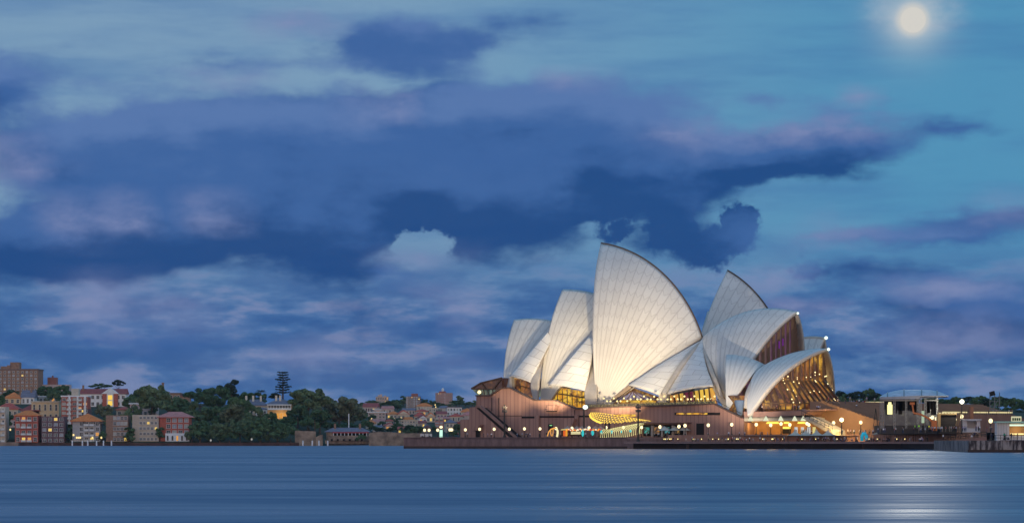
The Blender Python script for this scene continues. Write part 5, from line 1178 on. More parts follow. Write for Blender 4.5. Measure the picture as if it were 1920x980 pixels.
rowtrees([(372, 752, 56, 808, 'round', LM_), (410, 758, 54, 808, 'dome', LD_), (440, 755, 60, 812, 'round', LO_), (478, 763, 50, 815, 'round', LM_), (375, 785, 48, 829, 'round', LD_), (412, 790, 50, 829, 'dome', LM_), (450, 785, 56, 829, 'dome', LM_), (488, 780, 46, 829, 'round', LD_), (360, 800, 32, 829, 'bush', LM_), (520, 790, 44, 829, 'round', LD_), (545, 796, 36, 829, 'bush', LD_), (505, 770, 40, 812, 'dome', LD_), (395, 806, 36, 829.3, 'bush', LM_), (430, 808, 40, 829.3, 'bush', LD_), (470, 806, 40, 829.3, 'bush', LM_), (506, 808, 34, 829.3, 'bush', LM_)], 'in the wood below the villa', 'trees of the dense wood on the headland')
rowtrees([(578, 726, 90, 785, 'dome', LM_), (560, 757, 44, 800, 'round', LD_), (636, 742, 96, 808, 'dome', LO_), (662, 760, 56, 806, 'round', LM_), (600, 765, 50, 808, 'round', LD_), (540, 778, 30, 806, 'round', LD_), (580, 782, 40, 808, 'bush', LD_), (620, 790, 50, 809, 'bush', LD_), (652, 792, 50, 809, 'bush', LD_), (686, 785, 30, 810, 'bush', LD_)], 'around the lawn', 'trees right of the verandah house')
# conifers and palms, one of each shape
NP = conifer('norfolk_pine', LP_, 13.0, 5, 9, .27, .1); q = at(530.5, 752, 1720); NP.location = q; s_ = (752-698)/F*1720/13; NP.scale = (s_, s_, s_); tag(NP, 'tall dark tiered pine standing above the verandah house', 'tree')
tree(222, 709.5, 27, 738, 'spread', LP_, 'dark flat-layered pine rising behind the red-roofed white building')
def palm(px, ytop, ybase, label, group, Y=None):
    Y = Y or landD(px, ybase); h = (ybase-ytop)/F*Y; q = at(px, ybase, Y); e = empty('palm_tree', q); tr_ = MB(); tr_.tube([(0, 0, -1), (.15, 0, h*.5), (0, 0, h*.88)], [.32, .25, .22], 7); tr_.build('trunk', BARK, e, local=True); c = MB(); rnd = random.Random(int(px))
    for k in range(16):
        a = k*.393+rnd.uniform(-.2, .2); L = h*.22*rnd.uniform(.8, 1.2)+1; P = [Vector((0, 0, h*.88)), Vector((math.cos(a)*L*.5, math.sin(a)*L*.5, h*.88+L*.35)), Vector((math.cos(a)*L, math.sin(a)*L, h*.88-L*.1))]; sd_ = Vector((-math.sin(a), math.cos(a), -.3))*.28
        for u, v_, w0, w1 in ((0, 1, .3, 1), (1, 2, 1, .1)): c.add([P[u]-sd_*w0, P[u]+sd_*w0, P[v_]+sd_*w1, P[v_]-sd_*w1], [(0, 1, 2, 3)])
    c.build('crown', LP_, e, local=True); tag(e, label, 'palm tree', group); return e
for i, (px, yt, yb) in enumerate(((557.5, 777, 806), (577, 785, 806), (590, 782, 812))): palm(px, yt, yb, 'thin trunked palm on the slope above the sandstone wall, %s from the left' % ordw(i), 'palms above the sandstone wall')
palm(489, 731, 765, 'bushy palm beside the chimneys of the verandah house', None)
# lawn
ln_ = MB(); ln_.add([at(px_, py_, landD(px_, py_)) for px_, py_ in ((520, 797), (590, 797), (596, 782), (528, 782))], [(0, 1, 2, 3)])
for v_ in ln_.v: v_.z += .35
tag(ln_.build('lawn', mat('lawn_green', (.06, .13, .035), .95, .3, .2)), kind='structure', label='green lawn sloping below the verandah house')

# ---- houses
GLASSD = mat('dark_window_glass', (.02, .025, .035), .25, .2, 1, spec=.5); GLASSP = mat('pale_reflecting_glass', (.30, .32, .36), .35, .2, 1); LITY = lamp_mat('lit_window_yellow', (1.0, .66, .12), .95); LITO = lamp_mat('lit_window_orange', (.95, .42, .08), .75); CURT = mat('curtained_window', (.45, .42, .36), .8, .15, 1)  # pale panes have their reflection put into the base colour
WF = mat('white_window_frame', (.75, .73, .70), .6, .05)
def C(n, c, v=.15, s=.5): return mat(n, tuple(min(.85, k*1.65) for k in c), .85, v, s)
CREAM, BROWN, REDB, DKBR, GREYW, TANW, WHITEW, PINKW, YELW = C('cream_render', (.42, .35, .27)), C('brown_brick', (.20, .12, .085), .25, 1.2), C('red_brick', (.30, .085, .060), .2, 1.2), C('dark_brick', (.11, .065, .070), .25, 1.2), C('grey_render', (.28, .27, .27)), C('tan_render', (.33, .27, .21)), C('white_render', (.60, .57, .57), .08), C('pink_render', (.40, .30, .28)), C('yellow_render', (.45, .33, .20))
RRED, ROR, RSL, RMAR, RPK = C('red_roof_tiles', (.36, .075, .055), .25, 1.0), C('orange_roof_tiles', (.52, .15, .045), .2, 1.0), C('slate_roof', (.13, .12, .15), .2, .8), C('maroon_roof_tiles', (.22, .06, .055), .2, 1.0), C('pinkish_roof_tiles', (.38, .15, .13), .2, .8)
WPOOL = {}
def window(parent, x_, y_, z_, w, h, pane, frame=WF, fw=.12):
    k = (round(w, 1), round(h, 1), pane.name, frame.name)
    if k not in WPOOL:
        mb = MB(); mb.box(0, -.06, 0, k[0], .08, k[1]); mb.cur = 1
        for sx in (-1, 1): mb.box(sx*(k[0]/2+fw/2), -.09, 0, fw, .16, k[1]+2*fw)
        mb.box(0, -.12, -k[1]/2-fw/2, k[0]+4*fw, .26, fw); mb.box(0, -.09, k[1]/2+fw/2, k[0], .16, fw)
        if k[0] > .9: mb.box(0, -.12, 0, .07, .06, k[1])
        mb.box(0, -.12, k[1]*.05, k[0], .06, .07)
        o = mb.build('window', [pane, frame], parent, local=True); WPOOL[k] = o.data
    else: o = link(bpy.data.objects.new('window', WPOOL[k]), parent)
    o.location = (x_, y_, z_); return o
def house(px0, px1, yt, yb, label, wall, roof=None, rows=0, cols=0, name='house', cat='house', Y=None, depth=11.0, lit=(), pale=(), win=(.42, .55), rz=0.0, frame=WF, chim=(), balc=(), group=None, curt=False, pad=.0, wx=(0, 1), nolit=True):
    pc = (px0+px1)/2; Y = Y or landD(pc, yb); e = empty(name, at(pc, yb, Y), rz, label, cat, group); W = (px1-px0)/F*Y; H = (yb-yt)/F*Y; D = depth
    m_ = MB(); m_.box(0, D/2, H/2-1.5, W, D, H+3); m_.build('wall', wall, e, local=True)
    if roof:
        kind, yap, rm_, ov = roof; h = (yt-yap)/F*Y; m_ = MB(); a, b = W/2+ov, D/2+ov; cy = D/2; z0 = H
        if kind == 'hip': r_ = max(.3, a-b*.8) if a > b else .3
        if kind == 'pyr': r_ = .2
        if kind in ('hip', 'pyr'): m_.add([(-a, cy-b, z0), (a, cy-b, z0), (a, cy+b, z0), (-a, cy+b, z0), (-r_, cy, z0+h), (r_, cy, z0+h), (-a, cy-b, z0-.25), (a, cy-b, z0-.25), (a, cy+b, z0-.25), (-a, cy+b, z0-.25)], [(0, 1, 5, 4), (1, 2, 5), (2, 3, 4, 5), (3, 0, 4), (6, 7, 1, 0), (7, 8, 2, 1), (8, 9, 3, 2), (9, 6, 0, 3), (9, 8, 7, 6)])
        if kind == 'gable': m_.hexa([(-a, cy-b, z0-.2), (a, cy-b, z0-.2), (a, cy+b, z0-.2), (-a, cy+b, z0-.2), (-a+.2, cy-.1, z0+h), (a-.2, cy-.1, z0+h), (a-.2, cy+.1, z0+h), (-a+.2, cy+.1, z0+h)])
        if kind == 'front':   # gable facing the water
            m_.prism([(-a, -ov, z0-.1), (a, -ov, z0-.1), (0, -ov, z0+h+.3)], (0, D+2*ov, 0)); f_ = MB(); f_.prism([(-a*.82, -ov-.05, z0), (a*.82, -ov-.05, z0), (0, -ov-.05, z0+h*.82)], (0, .04, 0)); f_.build('gable', wall, e, local=True)
        if kind == 'flat': m_.box(0, cy, z0+h/2, W+2*ov, D+2*ov, max(h, .4))
        ro = m_.build('roof', rm_, e, local=True)
        for c_ in chim: q = MB(); q.box(c_*W, cy*.7, z0+h*.6+.9, 1.0, 1.0, h*.8+2.0); q.build('chimney', C('pale_chimney', (.50, .42, .33)) if wall in (CREAM, YELW) else BROWN, ro, local=True)
    if rows and cols:
        x0_, x1_ = -W/2 + W*wx[0], -W/2 + W*wx[1]; cw, chh = (x1_-x0_)/cols, H/rows; ww, wh = cw*win[0], chh*win[1]
        for r_ in range(rows):
            for c in range(cols):
                k = (r_, c); pane = LITY if k in lit else (GLASSP if k in pale else (CURT if curt and random.random() < .35 else GLASSD))
                if pane is LITY and random.random() < .3: pane = LITO
                window(e, x0_+(c+.5)*cw, 0, H-(r_+.55)*chh, ww, wh, pane, frame)
                if c in balc:
                    q = MB(); q.box(x0_+(c+.5)*cw, -.7, H-(r_+.55)*chh-wh/2-.25, cw*.86, 1.3, .18); q.box(x0_+(c+.5)*cw, -1.3, H-(r_+.55)*chh-wh/2+.25, cw*.86, .08, .75); q.build('balcony', frame, e, local=True)
    return e
HS = dict(name='apartment_house', cat='apartment block')
# shoreline row, left to right
house(-14, 10, 762, 829, 'cream balconied apartment house cut off by the left frame edge', CREAM, None, 6, 3, balc=(1, 2), curt=True, lit={(1, 1)}, **HS)
h = house(28, 71.5, 778, 829, 'red brick apartment house with orange roof and white balconies on the shore', REDB, ('hip', 768.5, ROR, .6), 4, 4, lit={(0, 1), (3, 1), (3, 2)}, balc=(1, 2), curt=True, win=(.55, .55), **HS)
house(30, 40, 778, 829, 'narrow white window bay attached to the orange-roofed brick house', WHITEW, None, 4, 1, depth=4, Y=1482, pale={(1, 0)}, **HS) if False else None
house(78, 120.5, 780, 829.5, 'dark purple-brown brick block with four columns of white windows', DKBR, None, 5, 4, lit={(2, 1), (0, 2)}, pale={(1, 2), (3, 3), (2, 0)}, win=(.55, .52), **HS)
h = house(136, 187.5, 788.5, 827.5, 'grey arcaded house under a bright orange pyramid roof', GREYW, ('pyr', 774.5, ROR, 1.2), 4, 4, lit={(2, 3), (3, 2)}, win=(.6, .62), balc=(1, 2), wx=(.22, 1), **HS)
for k in range(3):
    q = MB(); cx_ = -1.0 + k*3.9; q.prism([Vector((cx_ + 1.5*math.cos(a), -.12, 8.6 + 1.3*math.sin(a))) for a in [R(180*i/8) for i in range(9)]], Vector((0, .1, 0))); q.build('arch_window', GLASSD, h, local=True)
house(198.5, 240, 778, 827.5, 'brown brick flats with glazed balconies in two bays', BROWN, None, 5, 4, lit={(4, 3)}, pale={(0, 1), (3, 3), (1, 1)}, win=(.7, .58), wx=(.32, .98), curt=True, **HS)
house(248, 297.5, 777, 827, 'plain tan brick flats with one golden lit window', TANW, None, 5, 5, lit={(1, 2), (2, 4)}, win=(.62, .42), wx=(.25, .97), **HS)
h = house(299, 355, 781, 826.5, 'dark red brick house with wide pink tiled hip roof and white ground floor', REDB, ('hip', 771, RPK, 1.4), 4, 4, pale={(0, 1), (0, 2), (0, 3), (1, 1), (1, 2), (2, 3)}, win=(.62, .6), wx=(.2, 1), curt=True, **HS)
q = MB(); W_h = 56/F*landD(327, 826.5); q.box(W_h*.1, -.35, 1.9, W_h*.8, .6, 3.9); q.build('ground_floor', WHITEW, h, local=True)
for k in range(5):
    q = MB(); cx_ = -W_h*.22 + k*2.3; q.prism([Vector((cx_-.42, -.72, .3)), Vector((cx_+.42, -.72, .3))] + [Vector((cx_+.42*math.cos(a), -.72, 2.2+.5*math.sin(a))) for a in [R(180*i/6) for i in range(7)]], Vector((0, .05, 0))); q.build('arch_window', LITO if k == 2 else GLASSD, h, local=True)
# second row up the hill
h = house(115, 164.5, 743.5, 795, 'tall apartment block striped in red brick and white balconies', REDB, ('flat', 741, WHITEW, .3), 6, 5, lit={(2, 3), (1, 4), (4, 4)}, balc=(1, 3), curt=True, win=(.6, .5), **HS)
for c_ in (.31, .62, .9): q = MB(); Wb = 49.5/F*h.location.y; q.box(-Wb/2+Wb*c_, -.3, (795-743.5)/F*h.location.y/2, .9, .5, (795-743.5)/F*h.location.y); q.build('white_stripe', WHITEW, h, local=True)
house(134, 147.5, 728, 745, 'plain beige lift tower on top of the striped block', TANW, None, Y=landD(140, 795)+7, depth=5, name='lift_tower', cat='tower')
h = house(59, 110.5, 753.5, 790, 'tan stone house with tall arched windows on two floors', YELW, ('flat', 751.5, CREAM, .5), 2, 5, win=(.34, .6), **HS)
house(72.5, 111, 743.5, 754, 'low white flat-roofed house above the tan arched house', GREYW, ('flat', 741.8, WHITEW, .5), 1, 5, lit={(0, 3)}, win=(.6, .5))
house(8, 38.5, 745, 757, 'yellow cottage with orange hip roof below the brown tower', YELW, ('hip', 734.5, ROR, .6), 1, 3)
house(40, 64, 744, 757, 'white house with steep dark grey roof and dormer', WHITEW, ('gable', 730.5, RSL, .5), 1, 3, chim=(.2,))
house(-8, 34, 766, 785, 'long low house with red tiled roof at the left edge', CREAM, ('hip', 755, RRED, .6), 1, 4)
house(39, 74, 769, 790, 'cream gabled house with maroon roof behind the brick house', PINKW, ('hip', 757.5, RMAR, .6), 1, 4)
house(17, 30, 785, 800, 'small pinkish-roofed annexe left of the brick house', PINKW, ('hip', 778, RRED, .4), 1, 2)
h = house(150, 236, 737.5, 762, 'long white building with red roof and a pedimented centre', WHITEW, ('gable', 728, RMAR, .5), 2, 9, win=(.5, .48), chim=(-.45,))
Wh = 86/F*h.location.y; cxp = (207-193)/F*h.location.y
q = MB(); q.box(cxp, -.5, 3.3, 8.4, 1.2, 8.0); q.build('brick_panel', REDB, h, local=True)
q = MB(); q.prism([Vector((cxp-4.8, -1.4, 7.0)), Vector((cxp+4.8, -1.4, 7.0)), Vector((cxp, -1.4, 10.3))], Vector((0, 5, 0))); q.build('pediment', WHITEW, h, local=True)
q = MB(); q.box(cxp, -1.15, 3.4, 3.6, .2, 7.4); q.build('white_surround', WHITEW, h, local=True)
for z_ in (1.9, 5.0): q = MB(); q.box(cxp, -1.3, z_, 2.4, .15, 2.5); q.build('lit_window', LITY, h, local=True)
house(151, 166, 766, 795, 'dark maroon block squeezed right of the striped apartments', DKBR, None, 4, 2, lit={(0, 0), (2, 1)}, **HS)
h = house(243.5, 293.5, 757.5, 779, 'pinkish flat block with white cornice and small red roof top', PINKW, ('flat', 754.5, WHITEW, .6), 2, 6, win=(.5, .55), pale={(0, 3), (0, 4)}, **HS)
q = MB(); q.add([(-4, 1, 6.8), (4, 1, 6.8), (4, 8, 6.8), (-4, 8, 6.8), (-1, 4.5, 8.3), (1, 4.5, 8.3)], [(0, 1, 5, 4), (1, 2, 5), (2, 3, 4, 5), (3, 0, 4), (3, 2, 1, 0)]); q.build('roof_top', RRED, h, local=True)
house(218, 243, 767, 783, 'low house with red hip roof among trees behind the brown flats', TANW, ('hip', 761.5, RRED, .6), 1, 2)
# skyline blocks on the left
h = house(-20, 71, 693.5, 745, 'big brown brick tower block with stepped roofline at the far left', BROWN, ('flat', 691, C('tower_parapet', (.14, .10, .085)), .3), 8, 11, pale={(r_, c) for r_ in range(8) for c in range(11) if (r_*7+c*5) % 4 == 0}, lit={(1, 7), (5, 3)}, win=(.38, .45), depth=20, name='tower_block', cat='tower block')
for (a, b, t_) in ((18, 35, 678.5), (12, 19, 684), (0, 12, 686)):
    q = MB(); xa, xb = (a-25.5)/F*h.location.y, (b-25.5)/F*h.location.y; z0_, z1_ = (745-693.5)/F*h.location.y, (745-t_)/F*h.location.y; q.box((xa+xb)/2, 6, (z0_+z1_)/2, xb-xa, 8, z1_-z0_); q.build('roof_block', BROWN, h, local=True)
h = house(72.5, 129, 720.5, 742, 'long low pink block with a square brick tower on the skyline', PINKW, None, 1, 8, lit={(0, 5)}, name='tower_block', cat='tower block')
q = MB(); s_ = h.location.y/F; q.box((96.5-100.75)*s_, 5, (742-714)*s_, 17*s_, 6, 14*s_); q.box((96.5-100.75)*s_, 5, (742-705.5)*s_, 2.5*s_, 2, 4*s_); q.build('lift_tower', C('maroon_brick', (.20, .085, .07)), h, local=True)
house(319, 338, 737, 752, 'square brown block peeping over the dark trees', BROWN, ('flat', 736, C('tower_parapet', (.14, .1, .085)), .3), 1, 3)
house(338, 355, 742, 752, 'small maroon roofed house at the skyline by the dark trees', BROWN, ('gable', 739.5, RMAR, .3), 0, 0)
q = MB(); q_ = at(305.5, 726, 1790); q.box(q_.x, q_.y, q_.z, 1.2, 1.2, 5.5); q.box(q_.x, q_.y, q_.z+2.6, 1.6, 1.6, .5); tag(q.build('chimney_stack', BROWN), 'lone brick chimney stack above the domed tree', 'chimney')
# verandah house on the headland
VY = 1588
h = house(501, 547.5, 757.5, 784, 'sandstone villa with slate roof, white upper verandah and lit arches', YELW, ('hip', 747.5, RSL, .9), 0, 0, Y=VY, depth=12, chim=(-.16, .0), name='verandah_villa', cat='villa')
s_ = VY/F; q = MB(); q.box(0, -1.2, (784-767.3)*s_, 44*s_, 2.6, .35); q.build('verandah_floor', WHITEW, h, local=True)
q = MB(); q.box(0, -1.2, (784-758.5)*s_, 46*s_, 2.8, .45); q.build('verandah_roof', WHITEW, h, local=True)
for k in range(9): q = MB(); q.box(-21.5*s_+43*s_*k/8, -2.3, (784-763)*s_, .22, .22, 8.5*s_); q.build('verandah_post', WHITEW, h, local=True)
for k in range(8): window(h, -18.6*s_+37*s_*k/7, 0, (784-763)*s_, 1.0, 1.6, GLASSD)
q = MB(); q.box(0, -2.35, (784-766)*s_, 43*s_, .08, .8); q.build('verandah_rail', WHITEW, h, local=True)
for k in range(6):
    q = MB(); cx_ = -16*s_+32*s_*k/5; q.prism([Vector((cx_-.6, -.08, .2)), Vector((cx_+.6, -.08, .2))] + [Vector((cx_+.6*math.cos(a), -.08, 2.2+.7*math.sin(a))) for a in [R(180*i/6) for i in range(7)]], Vector((0, .05, 0))); q.build('arch_window', LITO if k in (2, 3, 4) else GLASSD, h, local=True)
point(h.location + Vector((1, -3, 1.6)), 300, (1.0, .6, .2))
h = house(452, 500, 759, 778, 'lower slate-roofed wing of the sandstone villa behind trees', CREAM, ('hip', 748, RSL, .6), 1, 6, chim=(-.32, -.05, .25), name='villa_wing', cat='villa')
house(480, 500, 766.5, 780, 'small white porch building left of the sandstone villa', WHITEW, ('hip', 763, RSL, .3), 1, 3)
# boathouse by the water
BY = 1483
h = house(612, 690, 808.5, 822, 'long low sandstone boathouse with grey roof and red striped verandah', SANDST, ('hip', 801, RSL, 1.0), 0, 0, Y=BY, depth=8, chim=(-.3, .3), name='boathouse', cat='boathouse')
s_ = BY/F; q = MB(); q.hexa([(-28*s_, -3.2, 10.8*s_), (41*s_, -3.2, 10.8*s_), (39*s_, -.1, 13.2*s_), (-26*s_, -.1, 13.2*s_), (-28*s_, -3.2, 11.3*s_), (41*s_, -3.2, 11.3*s_), (39*s_, -.1, 13.7*s_), (-26*s_, -.1, 13.7*s_)]); q.build('verandah_roof', C('red_canopy', (.30, .03, .03)), h, local=True)
for k in range(10): q = MB(); q.box(-25*s_+62*s_*k/9, -3.0, 8.4*s_, .28, .28, 5.0*s_); q.build('verandah_post', WHITEW, h, local=True)
q = MB(); q.box(6*s_, -.1, 8.3*s_, 62*s_, .15, 4.2*s_); q.build('dark_verandah_wall', DARKSLOT, h, local=True)
q = MB(); q.box(4*s_, -2.6, 1.0*s_, 76*s_, 2.6, 9.4*s_); q.box(4*s_, -1.5, -6*s_, 90*s_, 3.0, 6*s_); q.build('stone_base', SANDST, h, local=True)
for k in range(6): q = MB(); q.box(-28*s_+56*s_*k/5, -3.95, -2.2*s_, 1.0, .1, 1.0); q.build('base_opening', DARKSLOT, h, local=True)
q = MB(); q_ = at(654, 794, 1500); q.tube([q_-UP*4, q_+UP*(19*1500/F)], [.28, .2], 8); tag(q.build('flagpole', WHITEW), 'white flagpole standing behind the boathouse', 'flagpole')
tree(677, 813, 20, 829, 'bush', LD_, 'dark bush growing on the boathouse wall', Y=1474)
# jetties with white piles
def pile(px, label, group, y0=835, y1=826.5):
    e = MB(); q_ = at(px, 830, 1466); e.tube([(q_.x, q_.y, -1), (q_.x, q_.y, zat(y1, 1466))], [.35, .33], 8); e.lathe([(.36, zat(y1, 1466)), (.05, zat(y1, 1466)+.4)], q_.x, q_.y, 0, 8); tag(e.build('mooring_pile', WHITEW), label, 'mooring pile', group)
for i, px in enumerate((135.5, 154.5, 164.5, 181, 194, 209)): pile(px, 'white mooring pile of the little jetty, %s from the left of six' % ordw(i), 'piles of the left jetty')
for i, px in enumerate((568, 585.5, 598, 614.5)): pile(px, 'white mooring pile before the sandstone wall, %s from the left of four' % ordw(i), 'piles before the sandstone wall')
jt = MB(); a, b = at(133, 825.3, 1468), at(168, 825.3, 1468); jt.bar(a, b, 2.5, .4); tag(jt.build('jetty', C('pale_jetty_deck', (.36, .28, .2))), 'small timber jetty in front of the orange pyramid roof', 'jetty')
# shore lamps and glowing porch lights
for i, (px, py, Y) in enumerate(((20.5, 805, 1500), (139, 815, 1478), (145, 820, 1478), (148.5, 820, 1478), (151.5, 820, 1478), (174.5, 820, 1478), (191, 820, 1478), (396, 825, 1476), (472.5, 823, 1476), (364, 767, 1560), (381.5, 807, 1490))):
    zb_ = max(1.3, zat(min(829, py+14), Y)); h_ = zat(py, Y)-zb_; e = empty('shore_lamp', (xat(px, Y), Y-2, zb_), label='small lit lamp on the left shore, %s in order from the left' % ordw(i if i < 7 else (i if i < 9 else i)), cat='lamp', group='lamps of the left shore')
    p = MB(); p.tube([(0, 0, -1), (0, 0, h_)], .07, 6); p.build('pole', POLE, e, local=True); g = MB(); g.lathe([(.05, h_-.5), (.42, h_-.2), (.42, h_+.3), (.05, h_+.6)], 0, 0, 0, 8); g.build('globe', lamp_mat('shore_lamp_glow', (1.0, .74, .30), 1.3) if i < 7 else lamp_mat('dim_globe', (.55, .55, .52), .7), e, local=True)

# ---- the middle hill, crowded with houses
MH = [
 (680, 707.5, 762, 771, 'gable', 755, RMAR, PINKW, 1, 6, 'long maroon roofed house behind the domed trees'),
 (690, 722.6, 773, 787, 'flat', 771, WHITEW, PINKW, 3, 5, 'stepped pink balconied flats on the mid hill'),
 (700, 718, 768, 774, 'flat', 766.5, WHITEW, PINKW, 1, 3, 'small white topped penthouse above the stepped pink flats'),
 (726, 744, 775, 785, 'hip', 770, ROR, CREAM, 1, 3, 'cream villa with orange roof, left one of a touching pair'),
 (745, 768, 776, 785, 'front', 768.5, RRED, CREAM, 1, 3, 'cream villa with red gabled roof, right one of a touching pair'),
 (752, 784, 788, 801, 'flat', 786.5, CREAM, CREAM, 3, 6, 'cream apartment block with a lattice of windows low on the mid hill'),
 (761, 775, 786, 790, 'gable', 781, ROR, BROWN, 0, 0, 'small orange roof behind the cream lattice flats'),
 (777, 797, 779, 788, 'hip', 771.5, RRED, CREAM, 1, 3, 'cream house with large red hip roof and lit room'),
 (800, 816, 780, 789, 'front', 773.5, ROR, CREAM, 1, 3, 'narrow cream house with orange front gable'),
 (804.6, 820.5, 765.5, 775, 'flat', 764, CREAM, CREAM, 2, 4, 'square cream flats below the right tower block'),
 (838, 866, 763.5, 776, 'flat', 761.8, RSL, WHITEW, 2, 5, 'bright white arcaded building on the mid hill'),
 (843, 863, 779.5, 788, 'hip', 774, RRED, CREAM, 1, 4, 'cream house with red roof under the white arcaded building'),
 (866, 884, 777.5, 787, 'hip', 770.5, RPK, PINKW, 2, 3, 'pink house with pinkish roof touching the podium edge'),
 (864, 884, 771, 777, 'hip', 764.5, ROR, CREAM, 1, 3, 'small orange roofed house highest beside the podium'),
 (836, 856, 792, 808, 'hip', 786, RSL, CREAM, 2, 3, 'cream house with dark slate roof behind the plaza lamps'),
 (794, 809, 802, 812, 'front', 795, RSL, DKBR, 1, 2, 'dark house with pale gable edges behind the plaza lamps'),
 (685.5, 698.5, 792, 802, 'hip', 786, ROR, CREAM, 1, 2, 'small cream house with orange roof beside the boathouse'),
 (700, 720, 790, 797, 'gable', 785.5, RPK, WHITEW, 1, 4, 'white house with long pink roof above the sandstone wall'),
 (722, 741, 797, 804, 'front', 793, RRED, PINKW, 1, 2, 'red roofed house with small white gable above the sandstone wall'),
 (707, 725, 775, 784, 'gable', 771, RMAR, DKBR, 1, 3, 'dark terrace with maroon roof behind the stepped flats'),
 (740, 756, 788, 794, 'gable', 785, RPK, PINKW, 1, 3, 'low pink roofed terrace between hedges'),
 (755, 778, 768, 774, 'gable', 764.5, RSL, PINKW, 1, 4, 'long purple slate roof under the left tower block'),
 (779, 799, 770, 776, 'hip', 766, RRED, CREAM, 1, 3, 'red roofed house just right of the slate terrace'),
 (783, 810, 760, 767, 'hip', 755, ROR, CREAM, 1, 5, 'wide white walled house with orange roof between the tower blocks'),
 (718, 739, 765, 774, 'gable', 760.5, RPK, PINKW, 1, 4, 'pinkish manor with chimneys left of the left tower block'),
 (819, 838, 775, 783, 'gable', 770, RMAR, PINKW, 1, 3, 'maroon roofed row left of the white arcaded building'),
 (822, 842, 784, 789, 'gable', 780, RPK, DKBR, 1, 4, 'low house with two orange lit windows and pink roof'),
 (780, 797, 792, 800, 'gable', 788, RMAR, PINKW, 1, 3, 'maroon roofed cottage right of the cream lattice flats'),
 (724, 738, 788, 793, 'hip', 785, RRED, CREAM, 1, 3, 'tiny red roofed cottage in the middle of the hedges'),
 (852, 872, 770, 775, 'gable', 766.5, RRED, PINKW, 1, 3, 'red roof just behind the white arcaded building'),
 (698, 716, 800, 806, 'gable', 796.5, RSL, WHITEW, 1, 3, 'white cottage with slate roof right behind the sandstone wall'),
 (857, 874, 791, 801, 'hip', 787, RMAR, REDB, 1, 3, 'red brick house behind the plaza at the podium corner'),
 (746, 760, 803, 810, 'gable', 799, RRED, PINKW, 1, 2, 'pink cottage low behind the sandstone wall'),
 (762, 778, 801, 809, 'hip', 797, RSL, GREYW, 1, 3, 'grey cottage below the cream lattice flats'),
 (786, 800, 783, 791, 'front', 778, RMAR, WHITEW, 1, 2, 'white fronted house with maroon gable below the red hip roof'),
 (824, 836, 764, 770, 'gable', 760, RSL, GREYW, 1, 2, 'grey cottage below the trees at the right tower block'),
]
for (a, b, yt, yb, rk, ya, rm_, wm, rr__, cc__, lab) in MH:
    nlit = {(random.randrange(max(1, rr__)), random.randrange(max(1, cc__)))} if random.random() < .5 else set()
    if 'two orange lit' in lab: nlit = {(0, 1), (0, 2)}
    house(a, b, yt, yb+2, lab, wm, (rk, ya, rm_, .5), rr__, cc__, lit=nlit, rz=random.uniform(-.22, .22), depth=9, win=(.5, .5), curt=True, frame=WF if wm in (WHITEW, CREAM) else C('cream_frame', (.45, .40, .34)))
h = house(815.5, 831.5, 784, 806, 'brick flats with twin arched white gables behind the plaza', REDB, None, 4, 2, pale={(1, 0), (1, 1), (2, 0), (3, 1)}, win=(.7, .5), **HS)
for sx in (-1, 1): q = MB(); s_ = h.location.y/F; q.prism([Vector((sx*4*s_ + 3.4*s_*math.cos(a), -.2, 20.5*s_ + 3.2*s_*math.sin(a))) for a in [R(180*i/8) for i in range(9)]], Vector((0, 4, 0))); q.build('arched_gable', CREAM, h, local=True)
h = house(761, 788, 742.5, 766, 'left tower block on the mid hill, dark brown with white balconies', C('dark_brown_brick', (.13, .07, .06)), None, 7, 6, pale={(r_, c) for r_ in range(7) for c in (0, 3, 4)}, lit={(0, 2), (1, 5)}, win=(.6, .5), name='tower_block', cat='tower block', depth=16)
s_ = h.location.y/F; q = MB(); q.box(2.5*s_, 7, 26*s_, 12*s_, 10, 5.5*s_); q.build('roof_block', C('maroon_brick', (.2, .085, .07)), h, local=True)
h = house(816.5, 848, 736, 760, 'right tower block on the mid hill, square and reddish brown', C('reddish_tower_brick', (.26, .12, .10)), None, 8, 8, lit={(0, 1), (0, 2)}, pale={(r_, 4) for r_ in range(8)}, win=(.45, .42), name='tower_block', cat='tower block', depth=16)
s_ = h.location.y/F; q = MB(); q.box(-3*s_, 7, 25.5*s_, 13*s_, 10, 3*s_); q.build('roof_block', C('maroon_brick', (.2, .085, .07)), h, local=True)
q = MB(); q.lathe([(1.2*s_, 26*s_), (2.2*s_, 28*s_), (2.4*s_, 31*s_), (1.2*s_, 33.5*s_)], -2.5*s_, 7, 0, 10); q.build('water_tank', WHITEW, h, local=True)
h = house(704.5, 728, 743, 756, 'castle-like stone building with low towers on the skyline', C('pale_stone', (.34, .25, .21)), None, 2, 7, lit={(1, 5), (0, 6)}, name='stone_mansion', cat='mansion')
s_ = h.location.y/F; q = MB()
for dx, hh in ((-6, 3), (-2, 4.5), (5, 2)): q.box(dx*s_, 4, 13*s_+hh*s_/2, 4*s_, 4, hh*s_)
q.build('tower_top', C('pale_stone', (.34, .25, .21)), h, local=True)
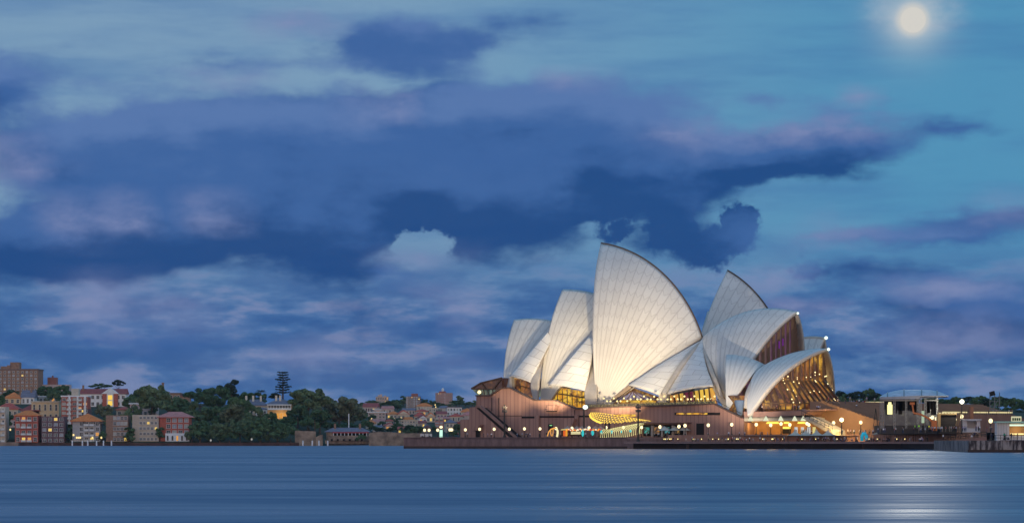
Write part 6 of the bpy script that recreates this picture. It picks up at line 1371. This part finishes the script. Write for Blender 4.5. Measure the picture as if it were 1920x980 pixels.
# trees of the mid hill
mid = []
for (px, yt, w, yb) in ((684, 752, 26, 762), (697, 749, 24, 760), (712, 752, 30, 762), (733, 750, 26, 762), (741, 748, 24, 762), (750, 748, 30, 764), (757, 741.5, 14, 760), (793, 747, 18, 760), (804, 750, 22, 762), (812, 751, 20, 762), (855, 749, 30, 762), (862, 741, 14, 760), (872, 751, 28, 762), (886, 750, 24, 762), (895, 752, 20, 764), (826, 754, 26, 764), (838, 757, 30, 768), (745, 757, 26, 768), (730, 758, 24, 768), (705, 757, 24, 766)):
    mid.append((px, yt, w, yb, 'round' if w > 18 else 'tall', LD_ if (int(px)) % 2 else LM_))
rowtrees(mid, 'on the mid hill ridge', 'ridge trees of the mid hill')
mid2 = []
for (px, yt, w, yb) in ((708, 775, 22, 786), (735, 780, 18, 792), (748, 782, 22, 800), (745, 792, 26, 810), (756, 800, 20, 812), (770, 795, 26, 813), (785, 797, 26, 814), (776, 800, 22, 815), (792, 800, 18, 814), (823, 768, 18, 779), (812, 796, 18, 812), (860, 793, 22, 812), (870, 800, 20, 814), (700, 797, 20, 808), (712, 800, 24, 811), (733, 800, 22, 811), (698, 775, 16, 790), (790, 772, 12, 784), (762, 806, 22, 816), (850, 806, 26, 818), (800, 808, 22, 818), (716, 788, 16, 800)):
    mid2.append((px, yt, w, yb, 'round' if w > 18 else 'bush', LD_ if (int(px)) % 3 else LM_))
rowtrees(mid2, 'among the mid hill houses', 'trees among the mid hill houses')
# street lamps glowing on the mid hill
for i, (px, py) in enumerate(((696.5, 784), (740, 784.5), (735.5, 796), (752, 783), (766.5, 802), (798, 787), (816, 758.5), (817, 762.5), (830, 783.5), (834.5, 783.5))):
    Y = landD(px, py+5)-12; e = empty('hill_lamp', at(px, py+5, Y), label='small glowing street lamp on the mid hill, %s from the left' % ordw(i), cat='lamp', group='street lamps of the mid hill'); h_ = 5/F*Y
    p = MB(); p.tube([(0, 0, -2), (0, 0, h_)], .1, 6); p.build('pole', POLE, e, local=True); g = MB(); r_ = 1.35/F*Y; g.lathe([(.05, h_-r_), (r_, h_), (.05, h_+r_*1.3)], 0, 0, 0, 8); g.build('globe', MATS['shore_lamp_glow'], e, local=True)
# trees of the gardens behind the forecourt
gt = []
for (px, yt, w, yb) in ((1574, 731, 34, 764), (1590, 735, 36, 764), (1606, 731, 40, 764), (1628, 726, 34, 764), (1642, 735, 34, 764), (1660, 738, 40, 764), (1700, 740, 50, 764), (1786, 745, 36, 764), (1796, 742, 34, 768), (1815, 741, 44, 770), (1836, 740, 40, 770), (1852, 745, 32, 770), (1870, 741, 40, 770), (1884, 744, 34, 770), (1905, 744, 42, 774), (1925, 752, 40, 776), (1800, 758, 40, 780), (1830, 758, 44, 782), (1860, 760, 44, 782), (1890, 762, 40, 782), (1912, 768, 34, 786), (1580, 745, 40, 772), (1612, 746, 44, 772), (1645, 748, 40, 772), (1745, 742, 46, 766), (1770, 746, 40, 768)):
    gt.append((px, yt, w, yb))
for i, (px, yt, w, yb) in enumerate(sorted(gt)): tree(px, yt, w, yb, 'spread' if i % 6 == 3 else ('dome' if i % 2 else 'round'), LD_ if i % 3 else LP_, 'dark %s in the gardens behind the forecourt, %s from left' % ('broad tree' if i % 2 else 'round tree', ordw(i)), 'garden trees behind the forecourt', Y=1250 + (780-yb)*9 + random.uniform(-15, 15))
# ------------------------------------------------------------------ dusk haze in the air
hz = MB(); hz.box(0, 3300, 70, 5200, 7800, 150)
hm = bpy.data.materials.new('evening_haze'); hm.use_nodes = True; t_ = hm.node_tree; t_.nodes.clear(); vv = t_.nodes.new('ShaderNodeVolumePrincipled'); oo = t_.nodes.new('ShaderNodeOutputMaterial'); t_.links.new(vv.outputs[0], oo.inputs['Volume'])
vv.inputs['Color'].default_value = (.75, .85, 1, 1); vv.inputs['Density'].default_value = .000022
tag(hz.build('haze', hm), kind='stuff', label='thin blue dusk haze over the harbour')
